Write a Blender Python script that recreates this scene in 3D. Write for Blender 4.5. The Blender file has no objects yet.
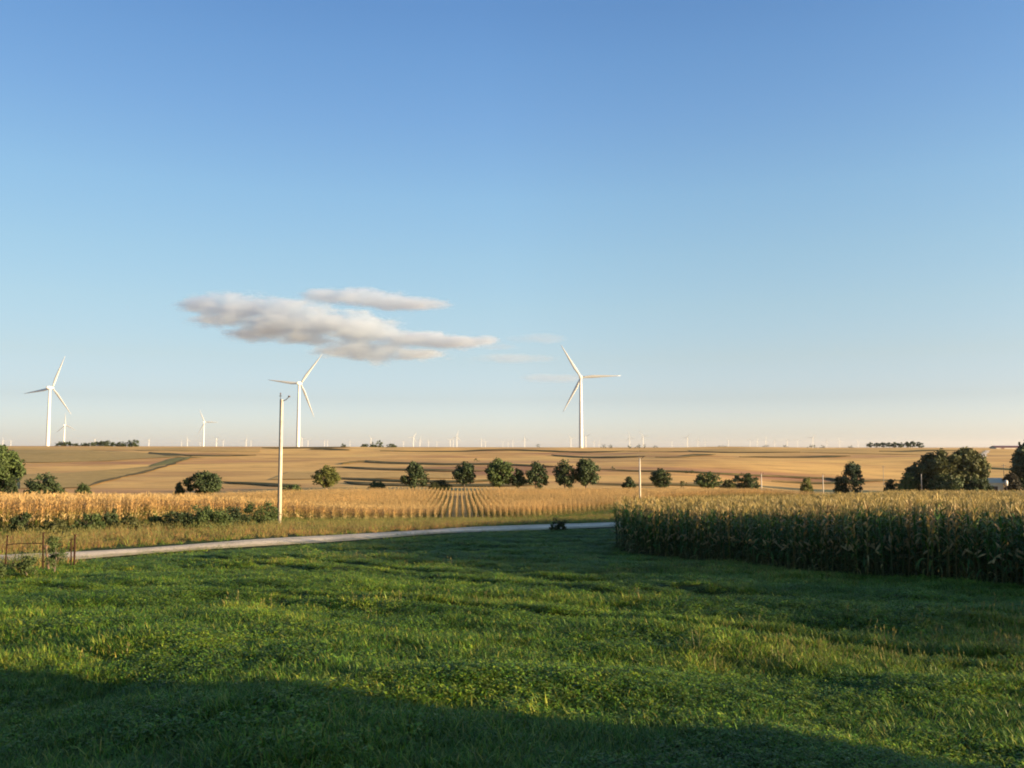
import bpy, bmesh, math, random
import numpy as np
from mathutils import Vector, Matrix

rng = np.random.default_rng(7)
random.seed(7)
SC = bpy.context.scene
COL = SC.collection
R = math.radians

# ------------------------------------------------------------------ camera
F = 860.0
PITCH = math.atan((446.9 - 384) / F)
cd = bpy.data.cameras.new('camera')
cam = bpy.data.objects.new('camera', cd)
COL.objects.link(cam)
cd.sensor_width = 36
cd.lens = F / 1024 * 36
cd.clip_start = 0.1
cd.clip_end = 60000
cam.rotation_euler = (math.pi / 2 + PITCH, 0, 0)
SC.camera = cam
CP, SP = math.cos(PITCH), math.sin(PITCH)


def ray(px, py):
    u, v = (px - 512) / F, (384 - py) / F
    return u, CP - v * SP, SP + v * CP


def at(px, py, d):
    """point at forward distance d that the photo shows at px, py"""
    x, y, z = ray(px, py)
    return Vector((x / y * d, d, z / y * d))


# ------------------------------------------------------------------ noise and terrain
def _h(i, j, s):
    v = np.sin(i * 127.1 + j * 311.7 + s * 74.7) * 43758.5453
    return v - np.floor(v)


def noise(x, y, s=0):
    x = np.asarray(x, float); y = np.asarray(y, float)
    i, j = np.floor(x), np.floor(y)
    f, g = x - i, y - j
    f = f * f * (3 - 2 * f); g = g * g * (3 - 2 * g)
    a = _h(i, j, s) * (1 - f) + _h(i + 1, j, s) * f
    b = _h(i, j + 1, s) * (1 - f) + _h(i + 1, j + 1, s) * f
    return (a * (1 - g) + b * g) * 2 - 1


def ss(x, a, b):
    t = np.clip((np.asarray(x, float) - a) / (b - a), 0, 1)
    return t * t * (3 - 2 * t)


def bump(y, a, b, c, d):
    return ss(y, a, b) * (1 - ss(y, c, d))


PD = np.array([-4000, -300, -60, 0, 8, 16, 27, 43, 62, 80, 100, 130, 172, 205, 240, 300, 400, 520, 650, 800, 950, 1050, 1250, 1700, 3000, 60000.])
PZ = np.array([-3, -1.5, -1.2, -2.62, -3.05, -3.52, -4.15, -5.1, -6.05, -7.1, -8.85, -10.65, -11.4, -11.8, -13.2, -15.3, -14.6, -11.4, -7.6, -3.8, -1.0, -.35, -1.6, -7, -9, -9.])
_hh = np.diff(PD); _dl = np.diff(PZ) / _hh
_m = np.zeros(len(PD))
for _i in range(1, len(PD) - 1):
    if _dl[_i - 1] * _dl[_i] > 0:
        w1, w2 = 2 * _hh[_i] + _hh[_i - 1], _hh[_i] + 2 * _hh[_i - 1]
        _m[_i] = (w1 + w2) / (w1 / _dl[_i - 1] + w2 / _dl[_i])


def prof(d):
    d = np.clip(d, PD[0], PD[-1] - 1)
    k = np.clip(np.searchsorted(PD, d, side='right') - 1, 0, len(PD) - 2)
    h = _hh[k]; t = (d - PD[k]) / h
    return ((2 * t**3 - 3 * t**2 + 1) * PZ[k] + (t**3 - 2 * t**2 + t) * h * _m[k]
            + (-2 * t**3 + 3 * t**2) * PZ[k + 1] + (t**3 - t**2) * h * _m[k + 1])


# two wheel ruts and the road, as polylines
RUTS = [np.array([(-13, 36), (-4.5, 28.5), (3.2, 22.3), (9, 18.3), (14, 15.5)]),
        np.array([(-11.5, 38), (-3.3, 30.0), (4.6, 23.6), (10.4, 19.6), (15, 17.0)]),
        np.array([(-16, 26), (-6.0, 22.3), (1.8, 18.2), (7.5, 14.2)])]
ROAD = np.array([(-75, -16), (-43, 13), (-22.6, 37.3), (-13.2, 53.5), (-4.4, 66.5), (8.9, 79.5), (25, 98), (52, 150), (78, 210), (120, 290)])

ROAD = ROAD + np.array([1.75, -1.45])


def pdist(x, y, P):
    x = np.asarray(x, float); y = np.asarray(y, float)
    best = np.full(np.broadcast(x, y).shape, 1e9)
    for (ax, ay), (bx, by) in zip(P[:-1], P[1:]):
        dx, dy = bx - ax, by - ay
        t = np.clip(((x - ax) * dx + (y - ay) * dy) / (dx * dx + dy * dy), 0, 1)
        best = np.minimum(best, np.hypot(x - ax - t * dx, y - ay - t * dy))
    return best


def ground(x, y):
    x = np.asarray(x, float); y = np.asarray(y, float)
    z = prof(y)
    yy = np.maximum(y, 1.0)
    z = z + .9 * ss(x, 5, 40) * bump(y, 50, 85, 165, 215)
    z = z - 4.2 * ss(x / yy, .17, .36) * bump(y, 190, 250, 420, 600)
    z = z - .0025 * np.clip(x, -700, 700) * ss(y, 400, 950) * (1 - ss(y, 1100, 1700))
    lf = ss(-x / yy, .18, .42)
    z = z + lf * (.25 * bump(y, 40, 60, 75, 110) - 1.5 * bump(y, 105, 165, 300, 420))
    hill = bump(y, 330, 480, 960, 1100)
    z = z + hill * (2.2 * noise(x / 130, y / 170, 1) + .8 * noise(x / 60, y / 85, 2) + .25 * noise(x / 22, y / 30, 23))
    lawn = (1 - ss(y, 48, 62)) * (1 - ss(np.abs(x), 45, 60)) * ss(pdist(x, y, ROAD), 3.2, 8)
    z = z + lawn * (.13 * noise(x / 7.5 + .1 * y, y / 3.6, 3) + .10 * noise(x / 2.2 + .2 * y, y / 1.5, 4) + .05 * noise(x / .9, y / .8, 24))
    rut = np.zeros_like(z)
    for P in RUTS:
        dd = pdist(x, y, P)
        rut = rut - .11 * np.exp(-(dd / .28)**2) + .05 * np.exp(-((dd - .65) / .3)**2)
    return z + lawn * rut


def gz(x, y):
    return float(ground(x, y))


def hit(px, py, lo=25.0, hi=1300.0):
    """where the line of sight of px, py meets the ground"""
    rx, ry, rz = ray(px, py)
    d = np.geomspace(lo, hi, 6000)
    below = rz / ry * d < ground(rx / ry * d, d)
    k = int(np.argmax(below)) if below.any() else len(d) - 1
    return rx / ry * d[k], float(d[k])


# ------------------------------------------------------------------ helpers
def tag(o, label=None, cat=None, group=None, kind=None):
    if label: o['label'] = label
    if cat: o['category'] = cat
    if group: o['group'] = group
    if kind: o['kind'] = kind
    return o


def link(name, me, mat=None, parent=None, loc=None):
    o = bpy.data.objects.new(name, me)
    COL.objects.link(o)
    if mat is not None and me is not None and not me.materials:
        me.materials.append(mat)
    if parent is not None: o.parent = parent
    if loc is not None: o.location = loc
    return o


def empty(name, loc, rz=0.0):
    o = bpy.data.objects.new(name, None)
    o.empty_display_size = .5
    COL.objects.link(o)
    o.location = loc
    o.rotation_euler = (0, 0, rz)
    return o


def copy_tree(o, parent=None):
    c = o.copy(); COL.objects.link(c)
    if parent is not None: c.parent = parent
    for ch in list(o.children): copy_tree(ch, c)
    return c


class MB:
    """collects vertices, faces and vertex colours for one mesh"""
    def __init__(s):
        s.v, s.f, s.c = [], [], []

    def add(s, v, f, c=None):
        n = len(s.v)
        s.v += [tuple(p) for p in v]
        s.f += [tuple(i + n for i in q) for q in f]
        s.c += ([tuple(c)] * len(v) if c is not None and np.ndim(c) == 1 else [tuple(q) for q in c] if c is not None else [(1, 1, 1)] * len(v))

    def box(s, x0, x1, y0, y1, z0, z1, c=None):
        v = [(x, y, z) for z in (z0, z1) for y in (y0, y1) for x in (x0, x1)]
        s.add(v, [(0, 2, 3, 1), (4, 5, 7, 6), (0, 1, 5, 4), (2, 6, 7, 3), (0, 4, 6, 2), (1, 3, 7, 5)], c)

    def tube(s, pts, rad, n=8, c=None, caps=True):
        pts = [Vector(p) for p in pts]
        if np.ndim(rad) == 0: rad = [rad] * len(pts)
        v, f = [], []
        for i, p in enumerate(pts):
            t = (pts[min(i + 1, len(pts) - 1)] - pts[max(i - 1, 0)]).normalized()
            a = t.cross(Vector((0, 1, 0)) if abs(t.y) < .9 else Vector((1, 0, 0))).normalized()
            b = t.cross(a)
            for k in range(n):
                q = 2 * math.pi * k / n
                v.append(p + (a * math.cos(q) + b * math.sin(q)) * rad[i])
        for i in range(len(pts) - 1):
            for k in range(n):
                f.append((i * n + k, i * n + (k + 1) % n, (i + 1) * n + (k + 1) % n, (i + 1) * n + k))
        if caps:
            f.append(tuple(range(n))[::-1]); f.append(tuple((len(pts) - 1) * n + k for k in range(n)))
        s.add(v, f, c)

    def mesh(s, name, smooth=False):
        me = bpy.data.meshes.new(name)
        me.from_pydata(s.v, [], s.f)
        a = me.color_attributes.new('col', 'FLOAT_COLOR', 'POINT')
        arr = np.ones((len(s.v), 4), np.float32)
        if s.c: arr[:, :3] = np.array(s.c, np.float32)
        a.data.foreach_set('color', arr.ravel())
        if smooth: me.polygons.foreach_set('use_smooth', np.ones(len(me.polygons), bool))
        me.update()
        return me

    def build(s, name, mat, parent=None, smooth=False, loc=None):
        return link(name, s.mesh(name, smooth), mat, parent, loc)


def quads(name, V, C=None, smooth=False):
    """mesh of loose quads from an array (n,4,3), colours (n,3)"""
    n = len(V)
    me = bpy.data.meshes.new(name)
    me.vertices.add(n * 4); me.vertices.foreach_set('co', V.astype(np.float32).ravel())
    me.loops.add(n * 4); me.loops.foreach_set('vertex_index', np.arange(n * 4, dtype=np.int32))
    me.polygons.add(n); me.polygons.foreach_set('loop_start', np.arange(0, n * 4, 4, dtype=np.int32))
    me.update(calc_edges=True)
    a = me.color_attributes.new('col', 'FLOAT_COLOR', 'POINT')
    arr = np.ones((n * 4, 4), np.float32)
    if C is not None: arr[:, :3] = np.repeat(C, 4, axis=0)
    a.data.foreach_set('color', arr.ravel())
    return me


def grid_mesh(name, X, Y, Z):
    ny, nx = X.shape
    me = bpy.data.meshes.new(name)
    me.vertices.add(nx * ny)
    me.vertices.foreach_set('co', np.stack([X, Y, Z], -1).astype(np.float32).ravel())
    i = np.arange((ny - 1) * (nx - 1)); r, c = i // (nx - 1), i % (nx - 1)
    q = np.stack([r * nx + c, r * nx + c + 1, (r + 1) * nx + c + 1, (r + 1) * nx + c], -1)
    me.loops.add(q.size); me.loops.foreach_set('vertex_index', q.astype(np.int32).ravel())
    me.polygons.add(len(q)); me.polygons.foreach_set('loop_start', np.arange(0, q.size, 4, dtype=np.int32))
    me.polygons.foreach_set('use_smooth', np.ones(len(q), bool))
    me.update(calc_edges=True)
    return me


# ------------------------------------------------------------------ materials
def mat_new(name):
    m = bpy.data.materials.new(name); m.use_nodes = True
    nt = m.node_tree
    return m, nt, nt.nodes['Principled BSDF'], nt.nodes['Material Output']


def N(nt, t, **k):
    n = nt.nodes.new(t)
    for a, b in k.items():
        if a.startswith('i_'):
            key = a[2:]
            n.inputs[int(key) if key.isdigit() else key.replace('_', ' ')].default_value = b
        else: setattr(n, a, b)
    return n


def ramp(nt, fac, stops):
    r = nt.nodes.new('ShaderNodeValToRGB')
    e = r.color_ramp.elements
    while len(e) > 1: e.remove(e[-1])
    e[0].position, e[0].color = stops[0][0], (*stops[0][1], 1)
    for p, c in stops[1:]:
        q = e.new(p); q.color = (*c, 1)
    nt.links.new(fac, r.inputs[0])
    return r.outputs[0]


def noise_node(nt, scale, detail=4, rough=.6, vec=None):
    n = N(nt, 'ShaderNodeTexNoise')
    n.inputs['Scale'].default_value = scale; n.inputs['Detail'].default_value = detail; n.inputs['Roughness'].default_value = rough
    if vec is not None: nt.links.new(vec, n.inputs['Vector'])
    return n.outputs['Fac']


def world_pos(nt, scale=(1, 1, 1), rz=0):
    g = nt.nodes.new('ShaderNodeNewGeometry')
    m = N(nt, 'ShaderNodeMapping'); m.inputs['Scale'].default_value = scale; m.inputs['Rotation'].default_value = (0, 0, rz)
    nt.links.new(g.outputs['Position'], m.inputs['Vector'])
    return m.outputs[0]


def mix(nt, kind, fac, a, b):
    m = nt.nodes.new('ShaderNodeMix'); m.data_type = 'RGBA'; m.blend_type = kind
    for sock, v in ((m.inputs[0], fac), (m.inputs[6], a), (m.inputs[7], b)):
        if isinstance(v, (int, float)): sock.default_value = v
        elif isinstance(v, tuple): sock.default_value = (*v, 1)
        else: nt.links.new(v, sock)
    return m.outputs[2]


def plain(name, col, rough=.6, var=.12, scale=3.0, bump_s=0.0, metallic=0.0):
    m, nt, b, _ = mat_new(name)
    co = nt.nodes.new('ShaderNodeTexCoord')
    f = noise_node(nt, scale, 6, .65, co.outputs['Object'])
    lo = tuple(c * (1 - var) for c in col); hi = tuple(min(1, c * (1 + var)) for c in col)
    nt.links.new(ramp(nt, f, [(.3, lo), (.7, hi)]), b.inputs['Base Color'])
    b.inputs['Roughness'].default_value = rough; b.inputs['Metallic'].default_value = metallic
    if bump_s:
        bp = N(nt, 'ShaderNodeBump'); bp.inputs['Strength'].default_value = bump_s
        nt.links.new(f, bp.inputs['Height']); nt.links.new(bp.outputs[0], b.inputs['Normal'])
    return m


def leafy(name, tint=(1, 1, 1), transl=.3, var=.35, rough=.55, nscale=.12, patch=None, spec=.3):
    """vertex colour x per-plant random x slow patches over the ground, with light coming through the leaf"""
    m, nt, b, out = mat_new(name)
    at_ = N(nt, 'ShaderNodeAttribute'); at_.attribute_name = 'col'
    oi = nt.nodes.new('ShaderNodeObjectInfo')
    c = mix(nt, 'MULTIPLY', 1.0, at_.outputs['Color'], tint)
    c = mix(nt, 'MULTIPLY', 1.0, c, ramp(nt, oi.outputs['Random'], [(0, (1 - var, 1 - var, 1 - var)), (.6, (1, 1, 1)), (1, (1 + var, 1 + var * .8, 1 + var * .4))]))
    f = noise_node(nt, nscale, 3, .6, world_pos(nt))
    if patch: c = mix(nt, 'MULTIPLY', 1.0, c, ramp(nt, f, patch))
    nt.links.new(c, b.inputs['Base Color'])
    b.inputs['Roughness'].default_value = rough
    b.inputs['Specular IOR Level'].default_value = spec
    tr = nt.nodes.new('ShaderNodeBsdfTranslucent'); nt.links.new(c, tr.inputs['Color'])
    mx = nt.nodes.new('ShaderNodeMixShader'); mx.inputs[0].default_value = transl
    nt.links.new(b.outputs[0], mx.inputs[1]); nt.links.new(tr.outputs[0], mx.inputs[2]); nt.links.new(mx.outputs[0], out.inputs['Surface'])
    return m


M = {}
M['white_paint'] = plain('white_paint', (.56, .56, .52), .4, .03, .2)
M['pole_wood'] = plain('pale_pole', (.43, .385, .305), .7, .22, 2.0, .15)
M['dark_metal'] = plain('dark_metal', (.05, .045, .04), .5)
M['ceramic'] = plain('brown_ceramic', (.08, .05, .04), .25)
M['rust'] = plain('rust', (.03, .014, .01), .8, .4, 9)
M['rust'].node_tree.nodes['Principled BSDF'].inputs['Specular IOR Level'].default_value = .1
M['grey_wood'] = plain('weathered_wood', (.11, .07, .045), .85, .3, 6)
M['bark'] = plain('bark', (.09, .07, .05), .9, .3, 4, .3)
M['siding'] = plain('white_siding', (.5, .49, .46), .6, .04, 1)
M['shingle'] = plain('shingle', (.07, .06, .06), .85, .3, 4)
M['glass'] = plain('window_glass', (.03, .04, .05), .08, .1)
M['red_roof'] = plain('dark_red_roof', (.11, .045, .045), .6, .15, .5)
M['barn_wall'] = plain('barn_wall', (.4, .36, .3), .7, .15, .4)
M['blue_metal'] = plain('pale_blue_metal', (.5, .52, .42), .8, .1, .4)

# ground: green turf near, ripe stubble-coloured crop further away
m, nt, b, _ = mat_new('ground_soil')
pos = world_pos(nt)
f1 = noise_node(nt, .9, 6, .7, pos); f2 = noise_node(nt, .09, 4, .6, pos)
turf = mix(nt, 'MULTIPLY', 1.0, ramp(nt, f1, [(.3, (.018, .03, .01)), (.7, (.045, .065, .02))]), ramp(nt, f2, [(.35, (.7, .8, .7)), (.65, (1.2, 1.1, .9))]))
vb = world_pos(nt, (.0035, .012, .02), .06)
f3 = noise_node(nt, 1.0, 5, .6, vb); f4 = noise_node(nt, .012, 3, .5, pos)
f5 = noise_node(nt, 1.0, 7, .75, world_pos(nt, (.03, .07, .1)))
crop = ramp(nt, f3, [(.3, (.36, .19, .10)), (.41, (.53, .315, .11)), (.48, (.66, .42, .14)), (.54, (.61, .385, .13)), (.6, (.5, .3, .11)), (.7, (.38, .21, .11))])
crop = mix(nt, 'MULTIPLY', .7, crop, ramp(nt, f4, [(.33, (.72, .66, .66)), (.5, (1, .97, .95)), (.67, (1.08, 1.1, 1.0))]))
crop = mix(nt, 'MULTIPLY', .8, crop, ramp(nt, f5, [(.3, (.55, .55, .58)), (.5, (1, 1, 1)), (.75, (1.2, 1.18, 1.12))]))
zone = N(nt, 'ShaderNodeAttribute'); zone.attribute_name = 'zone'
nt.links.new(mix(nt, 'MIX', zone.outputs['Fac'], turf, crop), b.inputs['Base Color'])
b.inputs['Roughness'].default_value = .95; b.inputs['Specular IOR Level'].default_value = .1
M['ground'] = m


def field_mat(name, stops, sx=.03, sy=.09, fine=.25):
    m, nt, b, _ = mat_new(name)
    f = noise_node(nt, 1.0, 6, .65, world_pos(nt, (sx, sy, .1)))
    g = noise_node(nt, fine, 5, .7, world_pos(nt))
    c = mix(nt, 'MULTIPLY', .8, ramp(nt, f, stops), ramp(nt, g, [(.3, (.7, .7, .7)), (.7, (1.2, 1.2, 1.2))]))
    nt.links.new(c, b.inputs['Base Color'])
    b.inputs['Roughness'].default_value = .95; b.inputs['Specular IOR Level'].default_value = .1
    return m


M['olive'] = field_mat('olive_crop', [(.3, (.31, .225, .075)), (.55, (.39, .27, .095)), (.75, (.46, .31, .115))])
M['terrace'] = field_mat('grass_and_shade', [(.3, (.055, .055, .022)), (.5, (.10, .085, .032)), (.62, (.2, .14, .055)), (.8, (.3, .2, .08))], .02, .08)  # dark grass of the terraces, also the colour of the painted shadow bands
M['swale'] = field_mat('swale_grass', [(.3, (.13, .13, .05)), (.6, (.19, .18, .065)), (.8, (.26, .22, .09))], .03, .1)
M['rust_crop'] = field_mat('rust_crop', [(.3, (.42, .25, .12)), (.55, (.5, .3, .135)), (.75, (.56, .36, .15))])
M['gold_crop'] = field_mat('gold_crop', [(.3, (.42, .27, .09)), (.55, (.52, .33, .11)), (.75, (.56, .37, .13))])
M['purple_crop'] = field_mat('mauve_crop', [(.3, (.38, .24, .13)), (.55, (.46, .28, .14)), (.75, (.54, .34, .15))])

m, nt, b, _ = mat_new('gravel')
pos = world_pos(nt)
g1 = noise_node(nt, 9, 6, .75, pos); g2 = noise_node(nt, .5, 3, .6, pos)
tk = N(nt, 'ShaderNodeAttribute'); tk.attribute_name = 'across'
g3 = noise_node(nt, 1.6, 4, .6, pos)
wob = N(nt, 'ShaderNodeMath', operation='MULTIPLY_ADD'); nt.links.new(g3, wob.inputs[0]); wob.inputs[1].default_value = .5; nt.links.new(tk.outputs['Fac'], wob.inputs[2])
c = mix(nt, 'MULTIPLY', 1.0, ramp(nt, g1, [(.3, (.42, .345, .235)), (.5, (.64, .535, .39)), (.7, (.76, .66, .5))]), ramp(nt, g2, [(.3, (.75, .74, .72)), (.7, (1.1, 1.08, 1.05))]))
c = mix(nt, 'MULTIPLY', 1.0, c, ramp(nt, wob.outputs[0], [(.25, (.72, .7, .66)), (.55, (1, 1, 1)), (.8, (1.04, 1.03, 1.0)), (1.05, (.8, .8, .74)), (1.25, (.55, .56, .45))]))
nt.links.new(c, b.inputs['Base Color']); b.inputs['Roughness'].default_value = .9
bp = N(nt, 'ShaderNodeBump'); bp.inputs['Strength'].default_value = .6; bp.inputs['Distance'].default_value = .05
nt.links.new(g1, bp.inputs['Height']); nt.links.new(bp.outputs[0], b.inputs['Normal'])
M['gravel'] = m

M['corn'] = leafy('corn_leaf', (1, 1, 1), .3, .3, .5, .05, [(.35, (.8, .82, .8)), (.65, (1.12, 1.08, 1.0))])
M['grass'] = leafy('grass_blade', (1, 1, 1), .35, .38, .5, .33, [(.3, (.62, .72, .7)), (.5, (1, 1, 1)), (.72, (1.5, 1.3, 1.1))])
M['verge'] = leafy('verge_grass', (1, 1, 1), .3, .35, .6, .3, [(.35, (.7, .85, .7)), (.65, (1.15, 1.05, 1.0))])
LEAF = {}
for nm, tint in (('dark', (.042, .062, .026)), ('mid', (.06, .088, .03)), ('yellow', (.095, .105, .028)), ('blue', (.04, .064, .036)),
                 ('bronze', (.032, .03, .02)), ('olive', (.07, .078, .03))):
    LEAF[nm] = leafy('foliage_' + nm, tint, .22, .1, .6, .25, [(.3, (.75, .8, .8)), (.7, (1.2, 1.15, 1.0))], .2)

# ------------------------------------------------------------------ ground sheet
def axis(lo, hi, step, grow, far):
    a = list(np.arange(lo, hi + 1e-6, step)); s = step
    up = [a[-1]]
    while up[-1] < far:
        s = min(s * grow, max(12.0, abs(up[-1]) * grow * .09)); up.append(up[-1] + s)
    s = step; dn = [a[0]]
    while dn[-1] > -far:
        s = min(s * grow, max(12.0, abs(dn[-1]) * grow * .09)); dn.append(dn[-1] - s)
    return np.array(dn[:0:-1] + a + up[1:])


gx = axis(-28, 30, .3, 1.09, 17000)
gy = axis(4, 62, .3, 1.07, 17000)
gy = gy[gy > -400]
X, Y = np.meshgrid(gx, gy)
me = grid_mesh('ground', X, Y, ground(X, Y))
zn = me.attributes.new('zone', 'FLOAT', 'POINT')
zn.data.foreach_set('value', ss(Y, 95, 150).astype(np.float32).ravel())
tag(link('ground', me, M['ground']), kind='structure')


def ribbon(name, P, w, mat, lift, crown=0.0, step=2.0, kind='structure', taper=False, nx=5):
    """strip of width w draped along a polyline on the ground"""
    P = np.array(P, float)
    seg = np.hypot(*np.diff(P, axis=0).T); s = np.r_[0, np.cumsum(seg)]
    t = np.linspace(0, s[-1], max(4, int(s[-1] / step)))
    x, y = np.interp(t, s, P[:, 0]), np.interp(t, s, P[:, 1])
    k = max(1, min(len(t) // 8, int(6 / max(step, .1))))
    if k > 1:
        ker = np.ones(2 * k + 1) / (2 * k + 1)
        x = np.convolve(np.pad(x, k, mode='reflect', reflect_type='odd'), ker, 'valid')
        y = np.convolve(np.pad(y, k, mode='reflect', reflect_type='odd'), ker, 'valid')
    tx, ty = np.gradient(x), np.gradient(y); L = np.hypot(tx, ty) + 1e-9
    nxv, nyv = -ty / L, tx / L
    ww = np.full(len(t), float(w) * (1 if kind == 'structure' and not taper else .75)) * (1 + .5 * noise(t / (w * 1.8), t * 0, 9))
    if taper: ww = ww * np.clip(np.minimum(t, s[-1] - t) / (s[-1] * .22) + .12, 0, 1)
    o = np.linspace(-.5, .5, nx)
    Xr = x[:, None] + nxv[:, None] * ww[:, None] * o; Yr = y[:, None] + nyv[:, None] * ww[:, None] * o
    Zr = ground(Xr, Yr) + lift + crown * (1 - (2 * o)**2)
    me = grid_mesh(name, Xr[:, ::-1], Yr[:, ::-1], Zr[:, ::-1])
    ac = me.attributes.new('across', 'FLOAT', 'POINT'); ac.data.foreach_set('value', np.tile(np.abs(2 * o), len(t)).astype(np.float32))
    return tag(link(name, me, mat), kind=kind)


ribbon('gravel_road', ROAD, 5.7, M['gravel'], .05, .14, .5, nx=9)


def region(name, px, mat, lift, n=36):
    """field sheet on the hill: outline given by upper and lower edges"""
    up, lo = px
    ux = np.linspace(up[0][0], up[-1][0], n); lx = np.linspace(lo[0][0], lo[-1][0], n)
    uy = np.interp(ux, [p[0] for p in up], [p[1] for p in up]); ly = np.interp(lx, [p[0] for p in lo], [p[1] for p in lo])
    A = np.array([hit(a, b) for a, b in zip(ux, uy)]); B = np.array([hit(a, b) for a, b in zip(lx, ly)])
    t = np.linspace(0, 1, 14)[:, None]
    X = B[:, 0] + (A[:, 0] - B[:, 0]) * t; Y = B[:, 1] + (A[:, 1] - B[:, 1]) * t
    me = grid_mesh(name, X, Y, ground(X, Y) + lift)
    return tag(link(name, me, mat), kind='structure')


region('olive_field', ([(14, 450), (70, 449.6), (110, 451), (160, 454)], [(14, 463), (60, 462.6), (110, 461), (185, 456.5)]), M['olive'], .25)
region('olive_field', ([(20, 475), (70, 473), (120, 469.5), (172, 464)], [(20, 489), (86, 488), (120, 478), (176, 464.5)]), M['olive'], .3)
region('gold_field', ([(-60, 447.6), (120, 448), (260, 448.5)], [(-60, 450), (120, 450.2), (260, 452.5)]), M['gold_crop'], .3)
region('gold_field', ([(690, 450), (800, 449.5), (960, 450)], [(690, 452), (800, 452.5), (960, 456)]), M['gold_crop'], .3)
region('gold_field', ([(290, 472), (400, 472.5), (470, 473)], [(270, 480), (400, 478.5), (470, 479)]), M['gold_crop'], .3)


def strip(px, w, crown=.5, mat='terrace', name='grass_and_shade_strip', lift=.35):  # real grass terraces, and some bands that paint tree shadows on the field
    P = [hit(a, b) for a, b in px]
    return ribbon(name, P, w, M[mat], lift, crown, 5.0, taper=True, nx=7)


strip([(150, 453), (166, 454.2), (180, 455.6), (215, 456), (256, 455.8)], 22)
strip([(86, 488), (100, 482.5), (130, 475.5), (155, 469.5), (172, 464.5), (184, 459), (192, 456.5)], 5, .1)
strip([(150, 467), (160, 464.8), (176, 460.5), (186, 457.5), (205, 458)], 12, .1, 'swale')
strip([(222, 483.3), (258, 484.3), (300, 487)], 9)  # long tree shadow painted as a dark draped strip
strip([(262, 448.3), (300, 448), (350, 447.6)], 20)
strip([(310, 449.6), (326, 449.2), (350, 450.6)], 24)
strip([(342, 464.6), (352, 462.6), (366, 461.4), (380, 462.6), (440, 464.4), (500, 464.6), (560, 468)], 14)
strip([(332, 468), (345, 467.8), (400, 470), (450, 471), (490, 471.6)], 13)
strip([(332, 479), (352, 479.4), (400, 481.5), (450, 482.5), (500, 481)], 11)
strip([(345, 483), (380, 485), (420, 486), (480, 486), (540, 486)], 16)  # shadow along the valley trees and ditch, put in as a dark strip
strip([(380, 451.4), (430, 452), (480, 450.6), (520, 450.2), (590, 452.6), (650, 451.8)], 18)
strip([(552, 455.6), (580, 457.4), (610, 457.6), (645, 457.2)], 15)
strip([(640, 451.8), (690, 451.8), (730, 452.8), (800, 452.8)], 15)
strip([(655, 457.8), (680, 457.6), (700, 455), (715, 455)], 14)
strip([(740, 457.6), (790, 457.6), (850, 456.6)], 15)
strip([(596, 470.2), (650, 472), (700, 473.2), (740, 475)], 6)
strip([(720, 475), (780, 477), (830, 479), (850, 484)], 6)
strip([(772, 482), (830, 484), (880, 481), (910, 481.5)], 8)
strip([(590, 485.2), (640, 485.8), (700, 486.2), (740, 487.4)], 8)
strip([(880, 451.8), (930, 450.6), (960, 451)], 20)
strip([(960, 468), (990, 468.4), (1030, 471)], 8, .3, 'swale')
P = [hit(a, b) for a, b in [(979.5, 461), (982, 457), (985, 453.5), (988, 450.6)]]
ribbon('hill_track', P, 5, M['gravel'], .3, .1, 5.0)


# ------------------------------------------------------------------ scattering plants of one crop or turf: one object each
def scatter(name, pts, rz, scl, vid, protos, mat, label, tilt=None):
    coll = bpy.data.collections.new(name + '_kinds')
    for i, pm in enumerate(protos):
        if not pm.materials: pm.materials.append(mat)
        coll.objects.link(bpy.data.objects.new('%s_kind_%02d' % (name, i), pm))
    n = len(pts)
    me = bpy.data.meshes.new(name)
    me.vertices.add(n); me.vertices.foreach_set('co', np.asarray(pts, np.float32).ravel())
    rot = np.zeros((n, 3), np.float32); rot[:, 2] = rz
    if tilt is not None: rot[:, :2] = tilt
    s = np.asarray(scl, np.float32)
    if s.ndim == 1: s = np.repeat(s[:, None], 3, 1)
    for nm, t, key, d in (('rot', 'FLOAT_VECTOR', 'vector', rot), ('scl', 'FLOAT_VECTOR', 'vector', s), ('vid', 'INT', 'value', np.asarray(vid, np.int32))):
        a = me.attributes.new(nm, t, 'POINT'); a.data.foreach_set(key, np.ascontiguousarray(d).ravel())
    me.update()
    o = link(name, me, mat)
    ng = bpy.data.node_groups.new(name, 'GeometryNodeTree')
    ng.interface.new_socket('Geometry', in_out='INPUT', socket_type='NodeSocketGeometry')
    ng.interface.new_socket('Geometry', in_out='OUTPUT', socket_type='NodeSocketGeometry')
    gi, go = ng.nodes.new('NodeGroupInput'), ng.nodes.new('NodeGroupOutput')
    ip = ng.nodes.new('GeometryNodeInstanceOnPoints')
    ci = ng.nodes.new('GeometryNodeCollectionInfo')
    ci.inputs[0].default_value = coll
    ci.inputs['Separate Children'].default_value = True; ci.inputs['Reset Children'].default_value = True
    L = ng.links.new
    L(gi.outputs[0], ip.inputs['Points']); L(ci.outputs[0], ip.inputs['Instance'])
    ip.inputs['Pick Instance'].default_value = True

    def attr(nm, t):
        a = ng.nodes.new('GeometryNodeInputNamedAttribute'); a.data_type = t; a.inputs[0].default_value = nm
        return a.outputs[0]
    L(attr('vid', 'INT'), ip.inputs['Instance Index'])
    er = ng.nodes.new('FunctionNodeEulerToRotation'); L(attr('rot', 'FLOAT_VECTOR'), er.inputs[0]); L(er.outputs[0], ip.inputs['Rotation'])
    L(attr('scl', 'FLOAT_VECTOR'), ip.inputs['Scale'])
    L(ip.outputs[0], go.inputs[0])
    md = o.modifiers.new('plants', 'NODES'); md.node_group = ng
    return tag(o, label, None, None, 'stuff')


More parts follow.
